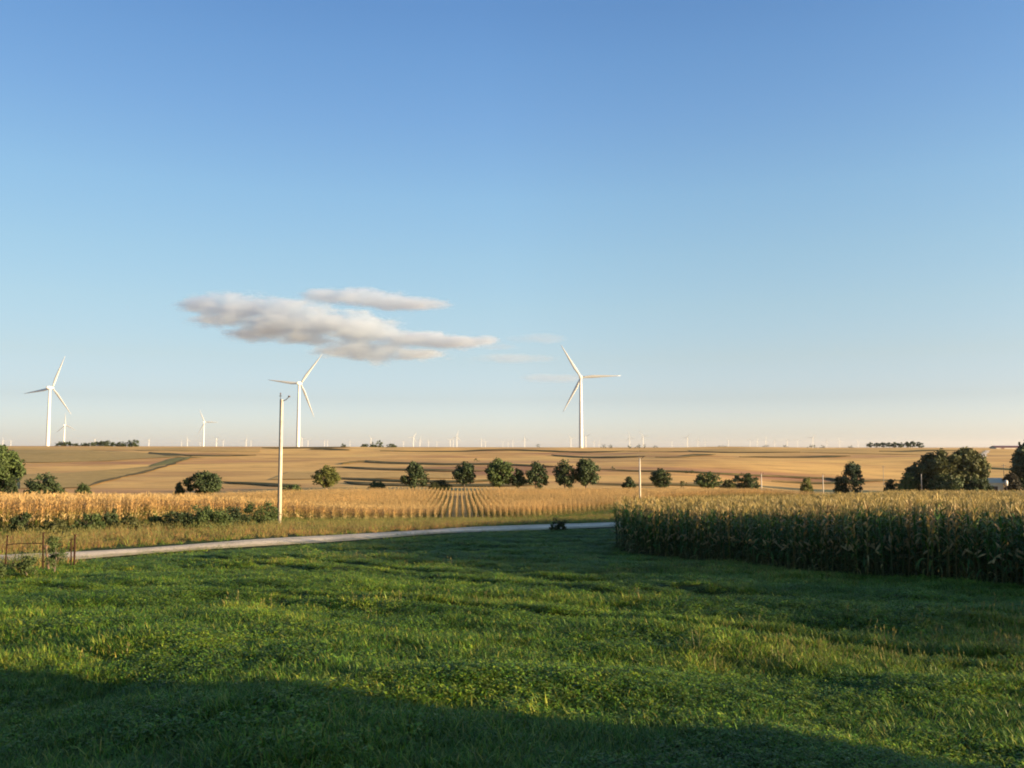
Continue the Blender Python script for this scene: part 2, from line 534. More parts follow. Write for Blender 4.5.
def inside(x, y, poly):
    r = np.zeros(len(x), bool)
    for (ax, ay), (bx, by) in zip(poly, poly[1:] + poly[:1]):
        c = ((ay > y) != (by > y)) & (x < (bx - ax) * (y - ay) / ((by - ay) + 1e-12) + ax)
        r ^= c
    return r


def vis(x, y, m=.06, extra=4.0):
    return np.abs(x) < y * (512 / F + m) + extra


# ---- corn plants
def corn_plant(seed, h, green, gold, tassel):
    r = random.Random(seed); mb = MB()
    dry = (.5, .325, .135); brown = (.26, .15, .07)
    gcol = (.045, .12, .024) if gold < .2 else (.105, .15, .026)
    if gold < .2: dry, brown = (.24, .165, .075), (.11, .07, .04)

    def mixc(a, b, t): return tuple(p + (q - p) * t for p, q in zip(a, b))
    lean = (r.uniform(-.08, .08), r.uniform(-.08, .08))
    st = [(lean[0] * t * h, lean[1] * t * h, t * h) for t in (0, .3, .6, .85, 1)]
    mb.tube(st, [.016, .015, .012, .009, .005], 5, mixc(brown, gcol, .45 * green))
    nl = r.randint(12, 15); a0 = r.uniform(0, 6.28)
    for i in range(nl):
        t = .08 + .84 * i / (nl - 1)
        base = Vector((lean[0] * t * h, lean[1] * t * h, t * h))
        az = a0 + math.pi * (i % 2) + r.uniform(-.6, .6)
        ln = h * (.34 if .25 < t < .8 else .24) * r.uniform(.75, 1.15)
        wd = (.042 if gold > .2 else .033) * r.uniform(.8, 1.2) * (1.15 if .25 < t < .8 else .8)
        up = r.uniform(.85, 1.4) if t > .35 else r.uniform(.2, .8)
        dead = max(0., min(1., ((.42 if gold > .2 else .26) - t) / .25 + r.uniform(-.35, .35)))
        col = mixc(mixc(gcol, dry, gold * r.uniform(.1, 1.25) if gold else r.uniform(0, .12)), brown if r.random() < .5 else dry, dead * (1 - .2 * green))
        if gold > .2:
            q = max(0., min(1., (t - .34 + .35 * (gold - .7)) / .3 + r.uniform(-.35, .3)))
            col = mixc(mixc(gcol, brown, max(0., .25 - t) * 2), dry, q)
        if r.random() < .03 + .2 * gold * (t > .4): col = mixc(col, (.5, .37, .17), .7)
        if t > .78: col = mixc(col, (.1, .17, .03) if gold < .2 else dry, .35)
        d = Vector((math.cos(az), math.sin(az), 0)); sd = Vector((-math.sin(az), math.cos(az), 0))
        p = base; ang = up; vs = []; K = 5
        for k in range(K + 1):
            q = k / K
            w = wd * (.55 + .9 * q if q < .4 else .92 * (1 - q)**.7 + .02)
            tw = sd * math.cos(r.uniform(-.3, .3)) + Vector((0, 0, r.uniform(-.35, .35)))
            vs += [p + tw * w, p - tw * w]
            p = p + (d * math.cos(ang) + Vector((0, 0, math.sin(ang)))) * (ln / K)
            ang -= r.uniform(.25, .62) + (.25 if dead > .5 else 0)
        mb.add(vs, [(2 * k, 2 * k + 1, 2 * k + 3, 2 * k + 2) for k in range(K)], col)
    for e in range(r.choice((1, 1, 2))):
        az = r.uniform(0, 6.28); t = r.uniform(.38, .5)
        b0 = Vector((lean[0] * t * h, lean[1] * t * h, t * h)); d = Vector((math.cos(az) * .5, math.sin(az) * .5, r.choice((.8, .3, -.5)))).normalized()
        mb.tube([b0, b0 + d * .1, b0 + d * .2, b0 + d * .27], [.018, .034, .03, .008], 5, (.45, .35, .18))
    if tassel:
        top = Vector(st[-1])
        for i in range(9 if gold > .2 else 7):
            az = r.uniform(0, 6.28); s = r.uniform(.15, .55) if i else .05
            d = Vector((math.cos(az) * s, math.sin(az) * s, 1)).normalized(); ln = r.uniform(.2, .33)
            sd = d.cross(Vector((r.uniform(-1, 1), r.uniform(-1, 1), .3))).normalized() * .012
            p1 = top + d * ln * .5; p2 = top + d * ln + Vector((math.cos(az), math.sin(az), 0)) * s * ln * .3
            mb.add([top + sd * .5, top - sd * .5, p1 - sd, p1 + sd, p2 + sd * .5, p2 - sd * .5], [(0, 1, 2, 3), (3, 2, 5, 4)], (.46, .33, .15) if gold > .2 else (.33, .26, .10))
    return mb.mesh('corn_plant')


def rows(poly, ang, pitch, sp, extra=4.0):
    """plant positions in rows of direction ang inside a polygon"""
    P = np.array(poly); c, s = math.cos(ang), math.sin(ang)
    U = P @ np.array([c, s]); V = P @ np.array([-s, c])
    u, v = np.meshgrid(np.arange(U.min(), U.max(), sp), np.arange(V.min(), V.max(), pitch))
    u = u + rng.uniform(-.45, .45, u.shape) * sp; v = v + rng.normal(0, .025, v.shape)
    x, y = (u * c - v * s).ravel(), (u * s + v * c).ravel()
    k = inside(x, y, poly) & vis(x, y, .06, extra)
    return x[k], y[k]


corn_green = [corn_plant(100 + i, 2.0 + .08 * (i % 5), 1.0, .02 if i % 6 else .3, True) for i in range(12)]
corn_gold = [corn_plant(200 + i, 1.95 + .08 * (i % 5), .5, .45 + .11 * (i % 6), True) for i in range(12)]

RIGHT = [(4.9, 41.6), (9.8, 29.8), (14.2, 25.0), (16.6, 21.8), (18.2, 17), (21.2, 10.5), (40, -6), (60, -20), (150, 100), (122, 165), (75, 172), (36, 113), (22, 90), (13.5, 74), (8, 58)]
x, y = rows(RIGHT, math.atan2(-27, 17.6), .76, .19, 34)
keep = ((y < 95) | (rng.random(len(x)) < .6)) & (vis(x, y) | (pdist(x, y, np.array(RIGHT[:8])) < 9))
x, y = x[keep], y[keep]
n = len(x)
scatter('corn_crop', np.stack([x, y, ground(x, y) - .02], -1), rng.uniform(0, 6.28, n), np.stack([np.ones(n) * 1.05, np.ones(n) * 1.05, rng.uniform(.9, 1.02, n) * (1 - .12 * ss(y, 45, 90)) * (1 + .05 * noise(x / 3, y / 3, 5))], -1),
        rng.integers(0, 12, n), corn_green, M['corn'], 'tall green corn with tan tassels, its wall shaded towards the lawn')

LEFT = [(-90, -10), (-46, 38), (-31, 60), (-20.5, 84), (-9, 112), (14.6, 143), (60, 196), (140, 262), (140, 300), (90, 236), (30, 216), (-60, 212), (-170, 215), (-200, 60)]
x, y = rows(LEFT, math.pi / 2 + R(3.5), .9, .17)
edge = pdist(x, y, np.array(LEFT[:8]))
rowid = np.round((x * math.cos(R(3.5)) + y * math.sin(R(3.5))) / .76)
keep = (edge < 14) | (rng.random(len(x)) < .62)
x, y, edge = x[keep], y[keep], edge[keep]
n = len(x)
hh = rng.uniform(.74, .93, n) * (1 + .13 * ss(-x / y, .1, .3) * (1 - ss(y, 75, 120))) * (1 + .06 * noise(x / 4, y / 4, 6))
scatter('corn_crop', np.stack([x, y, ground(x, y) - .02], -1), rng.uniform(0, 6.28, n), np.stack([.82 - .4 * ss(y, 88, 118), .82 - .4 * ss(y, 88, 118), hh], -1),
        np.where(noise(x / 9, y / 9, 8) + rng.normal(0, .5, n) > .9, rng.integers(0, 3, n), rng.integers(0, 12, n)), corn_gold, M['corn'],
        'ripe golden corn across the gravel road, running back in rows to the trees')


# ---- turf
def tuft(seed, n, rad, h, w, cols, droop=.7, heads=0, hh=.5):
    r = random.Random(seed); mb = MB()
    for i in range(n):
        a = r.uniform(0, 6.28); q = rad * math.sqrt(r.random())
        b0 = Vector((q * math.cos(a), q * math.sin(a), -.01))
        az = a + r.uniform(-1.2, 1.2); L = h * r.uniform(.45, 1.15); d = Vector((math.cos(az), math.sin(az), 0))
        sd = Vector((-math.sin(az), math.cos(az), 0)); ww = w * r.uniform(.6, 1.3)
        ang = r.uniform(.9, 1.5); p = b0; pts = [p]
        for k in range(3):
            p = p + (d * math.cos(ang) + Vector((0, 0, math.sin(ang)))) * (L / 3); pts.append(p); ang -= r.uniform(.15, droop)
        c = r.choice(cols)
        c = tuple(v * r.uniform(.8, 1.2) for v in c)
        vs = [pts[0] + sd * ww * .7, pts[0] - sd * ww * .7, pts[1] + sd * ww, pts[1] - sd * ww, pts[2] + sd * ww * .8, pts[2] - sd * ww * .8, pts[3]]
        mb.add(vs, [(0, 1, 3, 2), (2, 3, 5, 4), (4, 5, 6)], c)
    for i in range(heads):
        a = r.uniform(0, 6.28); q = rad * math.sqrt(r.random()); az = r.uniform(0, 6.28)
        b0 = Vector((q * math.cos(a), q * math.sin(a), 0)); H = hh * r.uniform(.7, 1.15); ln = r.uniform(.05, .3)
        tip = b0 + Vector((math.cos(az) * ln * H, math.sin(az) * ln * H, H)); mid = b0 + (tip - b0) * .8
        sd = Vector((-math.sin(az), math.cos(az), 0))
        c = (.22, .21, .075)
        mb.add([b0 + sd * .002, b0 - sd * .002, mid - sd * .002, mid + sd * .002], [(0, 1, 2, 3)], (.2, .19, .07))
        up = (tip - mid)
        mb.add([mid, mid + up * .5 + sd * .011, tip + up * .3, mid + up * .5 - sd * .011], [(0, 1, 2, 3)], c)
        u2 = d = Vector((math.cos(az), math.sin(az), 0)) * .011
        mb.add([mid, mid + up * .5 + u2, tip + up * .3, mid + up * .5 - u2], [(0, 1, 2, 3)], c)
    return mb.mesh('turf_tuft')


def broad(seed, n, rad, h, cols):
    """low leafy weed: small diamond leaves on short stems"""
    r = random.Random(seed); mb = MB()
    for i in range(n):
        a = r.uniform(0, 6.28); q = rad * math.sqrt(r.random()); z = h * (1 - (q / rad)**2) * r.uniform(.25, 1.1) + .01
        p = Vector((q * math.cos(a), q * math.sin(a), z)); az = r.uniform(0, 6.28); s = r.uniform(.012, .028) * (1.6 if h > .3 else 1)
        d = Vector((math.cos(az), math.sin(az), r.uniform(-.5, .6))).normalized(); sd = d.cross(Vector((r.uniform(-.5, .5), r.uniform(-.5, .5), 1))).normalized()
        c = tuple(v * r.uniform(.75, 1.25) for v in r.choice(cols))
        mb.add([p, p + d * s + sd * s * .5, p + d * s * 2.1, p + d * s - sd * s * .5], [(0, 1, 2, 3)], c)
    return mb.mesh('turf_weed')


G1, G2, G3, ST = (.075, .16, .018), (.14, .235, .026), (.24, .29, .045), (.27, .27, .075)
turf_kinds = ([tuft(300 + i, 38, .17, .17, .0045, [G1, G1, G2, G3]) for i in range(5)]            # 0-4 short
              + [broad(320 + i, 120, .2, .13, [G1, G2, G2]) for i in range(4)]                     # 5-8 leafy
              + [tuft(340 + i, 34, .16, .2, .005, [G2, G2, G3, G3], .55) for i in range(4)]      # 9-12 longer
              + [tuft(360 + i, 24, .16, .21, .0045, [G2, G3, G3, ST], .5, 4, .3) for i in range(4)])  # 13-16 with seed heads

NB = 95000
u = rng.random(NB)
d0, d1, pw = 4.0, 66.0, .62
d = (d0**pw + u * (d1**pw - d0**pw))**(1 / pw)
x = rng.uniform(-1, 1, NB) * (d * .66 + 4)
y = d
dr = pdist(x, y, ROAD)
roadx = np.interp(y, ROAD[:, 1], ROAD[:, 0])
k = (dr > 2.6 + .8 * rng.random(NB)**.5) & (x > roadx - 1) & ~inside(x, y, [(5.2, 42), (10.1, 30), (14.5, 25.3), (16.9, 22), (18.5, 17.2), (21.5, 10.7), (40, -6), (60, -20), (150, 100), (75, 172), (8.4, 58)])
x, y, d = x[k], y[k], d[k]
n = len(x)
f1 = noise(x / 2.6, y / 1.7, 11) + .6 * noise(x / .8, y / .8, 12)
f2 = -.5 * ss(-x / y, .2, .45) + noise(x / 7, y / 3.4, 13) + .5 * noise(x / 1.5, y / 1.5, 14)
seedy = f2 + .5 * bump(x / np.maximum(y, 1), .02, .22, .7, .8) + rng.normal(0, .28, n)
vid = np.where(f1 + rng.normal(0, .35, n) > .05, rng.integers(5, 9, n), rng.integers(0, 5, n))
vid = np.where(seedy > .7, rng.integers(9, 13, n), vid)
vid = np.where((seedy > 1.0) & (rng.random(n) < .22), rng.integers(13, 17, n), vid)
rd = np.min([pdist(x, y, P) for P in RUTS], axis=0)
vid = np.where(rd < .35, rng.integers(0, 9, n), vid)
sc_ = rng.uniform(.75, 1.25, n) * (1 + .3 * ss(d, 14, 45)) * (1 + .25 * noise(x / 3, y / 2, 15))
sz = sc_ * np.where(rd < .35, .5, 1.0) * (1 - .5 * ss(d, 16, 40))
scatter('grass', np.stack([x, y, ground(x, y)], -1), rng.uniform(0, 6.28, n), np.stack([sc_, sc_, sz], -1), vid, turf_kinds, M['grass'],
        'green lawn grass with weeds and pale seed heads', rng.normal(0, .1, (n, 2)))

# ---- verge beyond the road, and along the corn
B1, B2, B3 = (.31, .195, .08), (.24, .165, .065), (.38, .245, .11)
verge_kinds = ([tuft(400 + i, 30, .3, .42, .008, [B1, B2, B3, B1, G3], .4, 6, .55) for i in range(5)]
               + [tuft(420 + i, 32, .3, .36, .009, [G1, G2, B2], .5) for i in range(3)]
               + [broad(430 + i, 130, .4, .5, [G1, (.04, .07, .02), G2]) for i in range(3)])
NV = 42000
y = rng.uniform(24, 150, NV); x = rng.uniform(-75, 22, NV)
dr = pdist(x, y, ROAD); roadx = np.interp(y, ROAD[:, 1], ROAD[:, 0])
corn = inside(x, y, LEFT)
cd_ = pdist(x, y, np.array(LEFT[:8]))
k = (dr > 2.8 + .5 * rng.random(NV)) & (x < roadx) & vis(x, y) & (~corn | (cd_ < 1.0)) & (dr < 55)
x, y, dr, cd_ = x[k], y[k], dr[k], cd_[k]
n = len(x)
gr = noise(x / 5, y / 5, 21) + rng.normal(0, .35, n) + 1.5 * (cd_ < 2.6) - .9 * (dr > 5) * (cd_ > 5) + .8 * (dr < 3.6) + 1.2 * ss(x, -6, 4)
vid = np.where(gr > .95, rng.integers(8, 11, n), np.where(gr > .55, rng.integers(5, 8, n), rng.integers(0, 5, n)))
s = rng.uniform(.7, 1.25, n) * np.where(dr < 4, .65, 1.0)
scatter('verge_grass', np.stack([x, y, ground(x, y)], -1), rng.uniform(0, 6.28, n), s, vid, verge_kinds, M['verge'],
        'tan and green roadside grass between the gravel road and the ripe corn')
# the ragged edge of the lawn along the road, along the corn wall and round the fence
NE = 5200
t = rng.random(NE)
seg = np.array([(-30, 27), (-22.6, 37.3), (-13.2, 53.5), (-4.4, 66.5), (6.5, 77)])
L_ = np.r_[0, np.cumsum(np.hypot(*np.diff(seg, axis=0).T))]
x = np.interp(t * L_[-1], L_, seg[:, 0]); y = np.interp(t * L_[-1], L_, seg[:, 1])
o_ = 2.7 + np.abs(rng.normal(0, .9, NE)); x = x + o_ * .8; y = y - o_ * .6
k = noise(x / 3, y / 3, 31) + rng.normal(0, .5, NE) > .35
x1, y1 = x[k], y[k]
t = rng.random(2600); o_ = np.abs(rng.normal(0, .8, 2600)) + .1
x2 = np.interp(t, [0, .42, .64, .8, 1], [4.9, 9.8, 14.2, 16.6, 18.2]) - o_ * .83; y2 = np.interp(t, [0, .42, .64, .8, 1], [41.6, 29.8, 25, 21.8, 17]) - o_ * .55
x = np.r_[x1, rng.uniform(-24, -17, 450)]; y = np.r_[y1, rng.uniform(30.5, 35, 450)]; x1 = x
x = np.r_[x, x2]; y = np.r_[y, y2]; n = len(x)
scatter('edge_grass', np.stack([x, y, ground(x, y)], -1), rng.uniform(0, 6.28, n), np.where(np.arange(n) < len(x1) - 450, rng.uniform(.25, .5, n), np.where(np.arange(n) < len(x1), rng.uniform(.35, 1.1, n), rng.uniform(.12, .32, n))),
        np.where((rng.random(n) < .85) & ((np.arange(n) < len(x1) - 450) | (np.arange(n) >= len(x1))), rng.integers(5, 11, n), rng.integers(0, 11, n)), [q.copy() for q in verge_kinds], M['verge'], 'longer grass along the lawn side of the gravel road and under the corn wall')


# ------------------------------------------------------------------ trees and bushes
def tree_mesh(seed, w, h, base, kind, leaf, nclump, per):
    r = np.random.default_rng(seed)
    H = h - base; w *= .99
    V, C = [], []
    cs = []
    while len(cs) < nclump:
        p = r.uniform(-1, 1, 3)
        q = np.linalg.norm(p)
        if q > .9 or q < .3 and r.random() < .6: continue
        z = p[2]
        if kind == 'cone':
            k = max(.1, (1 - (z + 1) / 2)**.7 * 1.15); p[0] *= k; p[1] *= k
        elif kind == 'egg':
            k = 1.06 - .3 * (z + .25)**2 - .12 * z; p[0] *= k; p[1] *= k
        elif kind == 'bush':
            p[2] = abs(p[2]) * 2 - 1
        cs.append(p)
    lob = [(r.normal(0, 1, 3), r.uniform(.06, .2)) for _ in range(5)]
    for p in cs:
        g = 1.0
        for dv, a in lob: g += a * np.dot(dv / np.linalg.norm(dv), p)
        c = np.array([p[0] * w / 2 * g, p[1] * w / 2 * g, base + H / 2 + p[2] * H / 2 * min(g, 1.06)])
        rad = (w * .5 + H * .5) * .5 * r.uniform(.2, .36)
        m = int(per * r.uniform(.6, 1.3))
        dv = r.normal(0, 1, (m, 3)); dv /= np.linalg.norm(dv, axis=1)[:, None]
        o = dv * (rad * r.random((m, 1))**.45) * np.array([1, 1, .8])
        ctr = c + o
        nrm = dv + r.normal(0, .6, (m, 3)); nrm /= np.linalg.norm(nrm, axis=1)[:, None]
        a = np.cross(nrm, r.normal(0, 1, (m, 3))); a /= np.linalg.norm(a, axis=1)[:, None]
        bb = np.cross(nrm, a)
        s = leaf * r.uniform(.55, 1.2, (m, 1))
        V.append(np.stack([ctr - a * s, ctr + bb * s * .55, ctr + a * s, ctr - bb * s * .55], 1))
        C.append(np.repeat(np.array([[1, 1, 1.]]) * r.uniform(.75, 1.3), m, 0) * r.uniform(.8, 1.25, (m, 1)))
    V = np.concatenate(V); C = np.concatenate(C)
    for ax in (0, 1):                                    # centred on the trunk, as wide as the tree stands
        a, b = np.percentile(V[:, :, ax], [1.5, 98.5])
        V[:, :, ax] = (V[:, :, ax] - (a + b) / 2) * (w * .92 / (b - a))
    V[:, :, 2] *= h / np.percentile(V[:, :, 2], 99.6)
    ok = V[:, :, 2].min(1) > .02
    return quads('crown', V[ok], C[ok])


def trunk_mesh(seed, w, h, base):
    r = random.Random(seed); mb = MB(); rad = max(.03, h * .022)
    top = h * .72
    mb.tube([(0, 0, -.3), (r.uniform(-.01, .01) * h, 0, base), (r.uniform(-.03, .03) * h, r.uniform(-.03, .03) * h, (base + top) / 2), (0, 0, top)], [rad * 1.4, rad, rad * .7, rad * .25], 8)
    for i in range(6):
        a = i * 1.05 + r.uniform(-.3, .3); z0 = base * .8 + (top - base) * r.uniform(.1, .5); ln = w * r.uniform(.25, .42)
        mb.tube([(0, 0, z0), (math.cos(a) * ln * .5, math.sin(a) * ln * .5, z0 + ln * .45), (math.cos(a) * ln, math.sin(a) * ln, z0 + ln * .95)], [rad * .55, rad * .35, rad * .12], 5)
    return mb.mesh('trunk')


TREES = []


def tree(name, label, px0, px1, pytop, d, leafm, kind='round', base=.12, group=None, seed=None, leaf=None, ncl=70, per=48, cat='tree', sink=0.0):
    """a tree standing at distance d whose crown spans px0..px1 and whose top is at pytop in the photo"""
    x = ((px0 + px1) / 2 - 512) / F * d
    z = gz(x, d) - sink
    w = (px1 - px0) / F * d
    h = at((px0 + px1) / 2, pytop, d).z - z
    seed = seed or int(px0 * 7 + d * 3 + pytop)
    o = empty(name, (x, d, z), random.uniform(0, 6.28))
    tag(o, label, cat, group)
    link('trunk', trunk_mesh(seed, w, h, h * base), M['bark'], o)
    link('crown', tree_mesh(seed, w, h, h * base, kind, leaf or max(.042 * math.sqrt(w * h), .06), ncl, int(per * 1.55) if not leaf else per), LEAF[leafm], o)
    return o


# trees in the valley, left to right
tree('broadleaf_tree', 'tall rounded green tree cut off by the left edge, behind the golden corn', -16, 21, 447, 232, 'mid', 'egg', .06, ncl=110, per=70)
tree('bush', 'small dark bush at the foot of the tall tree on the left edge', 9, 20, 477, 228, 'dark', 'bush', .02, cat='bush')
tree('bush', 'wide dark green bush behind the golden corn, beside the tall edge tree', 28, 64, 474.5, 232, 'dark', 'bush', .03, ncl=84, cat='bush')
tree('bush', 'low grey-green bush at the end of the grassy ditch on the hill', 77, 93, 484, 262, 'mid', 'bush', .02, cat='bush')
tree('round_tree', 'low broad dark green tree behind the corn, between edge tree and utility pole', 188, 222.5, 472.3, 242, 'dark', 'round', .05, ncl=84, per=56)
tree('bush', 'little dark bush just left of the low broad tree', 175, 187, 482.6, 242, 'dark', 'bush', .03, cat='bush')
tree('bush', 'low green hedge-like bush just right of the utility pole, beyond the corn', 282, 305, 484.6, 292, 'mid', 'bush', .02, cat='bush')
tree('broadleaf_tree', 'light green leafy tree standing alone right of the utility pole', 315.5, 340, 466, 300, 'yellow', 'egg', .05)
tree('bush', 'low green bush left of the row of dark valley trees', 370, 386, 481.5, 318, 'mid', 'bush', .02, cat='bush')
tree('broadleaf_tree', 'dark upright tree, first from the left in the valley row beyond the corn rows', 403, 427, 462.6, 300, 'dark', 'egg', .06)
tree('bush', 'low scrubby bush between the first two trees of the valley row', 428, 452, 480, 304, 'olive', 'bush', .02, cat='bush')
tree('round_tree', 'round-crowned dark tree above the middle of the ploughed-looking corn rows', 453.5, 476, 462.5, 300, 'dark', 'round', .14)
tree('broadleaf_tree', 'widest tree of the valley row, green with a ragged top', 486, 514, 459.8, 300, 'mid', 'round', .1, ncl=84)
tree('slender_tree', 'short thin dark tree squeezed between two wide valley trees', 511.5, 524, 469, 300, 'dark', 'egg', .06)
tree('broadleaf_tree', 'squat full dark tree right of the short thin tree, left of the tallest turbine', 523, 547.5, 462.6, 300, 'dark', 'egg', .04, ncl=56)
tree('broadleaf_tree', 'dark tree with a narrow top directly left of the tallest turbine base', 554, 575, 460.6, 300, 'dark', 'egg', .06, ncl=54)
tree('broadleaf_tree', 'tall dark tree directly under the tallest turbine tower', 573.5, 597, 459.5, 300, 'dark', 'egg', .05, ncl=84)
tree('bush', 'small pointed dark bush left of the second utility pole', 621.5, 634.5, 477, 300, 'dark', 'cone', .03, cat='bush')
tree('round_tree', 'small round dark tree right of the second utility pole', 649.5, 669, 469, 302, 'dark', 'round', .05)
tree('sapling', 'tiny sapling alone between two round trees right of the second pole', 679, 686.5, 481, 302, 'olive', 'round', .2, ncl=16, per=24)
tree('round_tree', 'low spreading tree with yellow-green top in mid valley', 694.5, 719.5, 472.6, 306, 'mid', 'round', .03, ncl=56)
tree('bush', 'rounded bush leaning against a taller dark tree beside the third pole', 718, 737, 480, 312, 'olive', 'bush', .02, cat='bush')
tree('round_tree', 'broad dark green tree just left of the third utility pole', 732, 756, 473.5, 314, 'dark', 'round', .04, ncl=60)
tree('bush', 'small light green bush left of the fourth utility pole', 798.5, 810.5, 478.5, 325, 'yellow', 'bush', .03, cat='bush')
tree('bush', 'dark low bush touching the left side of the narrow tall tree', 833, 846, 476, 345, 'dark', 'bush', .03, cat='bush')
tree('slender_tree', 'narrow tall dark tree beside the fifth utility pole', 842, 861, 462.6, 340, 'blue', 'egg', .04, ncl=56)
tree('bush', 'low dark bush between the fifth pole and the farmstead trees', 882, 894, 479.5, 345, 'dark', 'bush', .02, cat='bush')
tree('bush', 'pale green bush at the left end of the farmstead trees', 894, 916, 474, 335, 'mid', 'bush', .02, cat='bush')
tree('round_tree', 'blue-green rounded tree at the left end of the farmstead grove', 902, 924, 466, 338, 'blue', 'round', .05)
tree('broadleaf_tree', 'large olive tree on the left of the farmstead pair', 919, 957, 452, 336, 'olive', 'round', .06, ncl=110, per=64)
tree('broadleaf_tree', 'large green tree on the right of the farmstead pair', 944, 983, 449.6, 338, 'olive', 'egg', .05, ncl=120, per=64)
tree('bush', 'dark undergrowth bush below the large farmstead pair', 926, 964, 475, 328, 'dark', 'bush', .01, ncl=84, cat='bush')
tree('bush', 'low dark bush between the farmstead pair and the pale blue shed', 958, 989, 477.5, 328, 'dark', 'bush', .01, ncl=84, cat='bush')
tree('round_tree', 'small round bronze tree in front of the edge tree by the blue shed', 1001.5, 1016, 473.5, 332, 'bronze', 'round', .05, ncl=100)
tree('broadleaf_tree', 'tall dark tree cut off by the right edge, behind the corn', 1011, 1052, 441.5, 350, 'blue', 'egg', .05, ncl=90, per=64)

hb = [(477, 459.8, 6, 'sapling', 'lone sapling on the slope above the valley row'), (612, 467.8, 6, 'bush', 'tiny bush on the terrace line right of the tallest turbine'),
      (689, 471.6, 9, 'bush', 'tiny low bush on the terrace line above the yellow-topped tree'), (741, 474, 6, 'bush', 'tiny bush on the terrace line above the third pole'),
      (920, 461, 9, 'bush', 'low olive bush on the slope above the farmstead grove')]
for px, py, w, nm, lb in hb:
    X_, D_ = hit(px, py + 1.8)
    tree(nm, lb, px - w / 2, px + w / 2, py - 1.6, D_, 'dark', 'bush', .03, ncl=16, per=20, cat='bush')

# windbreaks on the horizon
lt = [(56.5, 65, 441.6, 'dark'), (62, 72.5, 441.4, 'dark'), (73, 81, 443.2, 'dark'), (80, 90, 442.8, 'dark'), (88, 101, 441.6, 'dark'), (99, 108, 441, 'dark'), (104, 114, 440.4, 'dark'),
      (112, 121, 442, 'dark'), (119, 128, 441.6, 'dark'), (126, 134, 440.2, 'dark'), (131, 140, 439.6, 'dark')]
for a, b_, t_, q in lt:
    tree('windbreak_tree', 'small dark tree in the windbreak on the skyline beside the leftmost big turbine', a, b_, t_, 1010, q, 'bush', .02, 'windbreak trees on the left skyline', ncl=40, per=34, sink=.3)
rt = [(865.5, 873, 442.2), (872, 879, 442.8), (878, 886, 442.3), (885, 891.5, 442.5), (890, 896.5, 442.1), (895.5, 903, 442.4), (902, 909.5, 441.6), (908, 915, 441.2), (914, 922.5, 442)]
for a, b_, t_ in rt:
    tree('windbreak_tree', 'small dark tree in the separate row on the skyline above the farmstead', a, b_, t_, 1010, 'blue', 'egg', .12, 'row of trees on the right skyline', ncl=40, per=34)
for a, b_, t_, q, lb in [(341, 346.5, 443.4, 'dark', 'lone dark bush on the skyline right of the second turbine'),
                         (361, 371, 443.8, 'dark', 'low bush at the left end of the small skyline clump'), (369, 377, 442, 'mid', 'left of two green trees in the small skyline clump'),
                         (375, 384, 440.2, 'mid', 'taller green tree in the small skyline clump'), (383, 397, 443.6, 'dark', 'low bush at the right end of the small skyline clump')]:
    tree('skyline_tree' if t_ < 443 else 'bush', lb, a, b_, t_, 1005, q, 'bush', .03, ncl=36, per=34, cat='tree' if t_ < 443 else 'bush', sink=.3)
for px, w, t_ in [(538, 4, 443.9), (603.5, 5, 444.2), (610, 5, 444.5), (629, 4, 444.3), (637.5, 6, 443.8), (644, 3, 444.4), (655, 6, 445.2), (721, 9, 445.2), (765, 7, 444.6), (784, 6, 445), (811, 8, 444.6), (822, 6, 445), (850, 6, 445.3)]:
    tree('bush', 'speck of a bush on the bare skyline right of centre', px - w / 2, px + w / 2, t_, 1005, 'blue', 'bush', .03, 'specks of bushes on the skyline', ncl=14, per=18, cat='bush', sink=.2)

# roadside bushes and weeds
for px0, px1, pt, pb, lm, lb in [(244, 280, 502, 527, 'mid', 'dense green bush by the foot of the tall utility pole'),
                                 (218, 252, 507, 529, 'dark', 'dark weedy bush left of the dense green bush by the pole'),
                                 (190, 232, 505.5, 531, 'mid', 'spreading green bush in front of the golden corn'),
                                 (166, 200, 512, 531, 'dark', 'low dark bush at the left end of the roadside thicket'),
                                 (120, 146, 516, 531, 'olive', 'low olive bush before the corn, halfway to the left edge'),
                                 (76, 106, 514, 532, 'mid', 'ragged green bush before the corn near the rusty fence'),
                                 (14, 44, 513, 533, 'dark', 'dark green bush before the corn at far left'),
                                 (150, 168, 516, 530, 'mid', 'small green bush squeezed between the thicket and the olive bush'),
                                 (48, 70, 518, 533, 'olive', 'low yellowish bush before the corn, second from the far left'),
                                 (107, 121, 510, 530, 'dark', 'narrow dark bush standing before the corn beside the ragged green bush')]:
    X_, D_ = hit((px0 + px1) / 2, pb)
    tree('bush', lb, px0, px1, pt, D_, lm, 'bush', .02, leaf=.075, ncl=44, per=70, cat='bush')
X_, D_ = hit(557, 531.5)
tree('bush', 'lone dark shrub at the lawn edge of the shaded gravel road', 549, 566, 517.5, D_ + 1, 'olive', 'bush', .03, leaf=.06, ncl=26, per=50, cat='bush')
for px0, px1, pt, pb, lm, lb in [(52, 69, 536, 573, 'mid', 'tall green weed clump between the fence posts'), (24, 42, 556, 577, 'mid', 'low weed clump under the rusty rail'),
                                 (-6, 12, 560, 580, 'mid', 'low weed clump at the first fence post')]:
    X_, D_ = hit((px0 + px1) / 2, pb)
    tree('weed_clump', lb, px0, px1, pt, D_, lm, 'egg', .03, leaf=.034, ncl=34, per=60, cat='weeds')

# ------------------------------------------------------------------ rusty fence at the left
X0, D0 = hit(4, 569); X1, D1 = hit(74, 567)
fe = empty('wire_fence', (X0, D0, gz(X0, D0)))
tag(fe, 'rusty old fence of thin leaning posts and one rail beside the gravel road', 'fence')


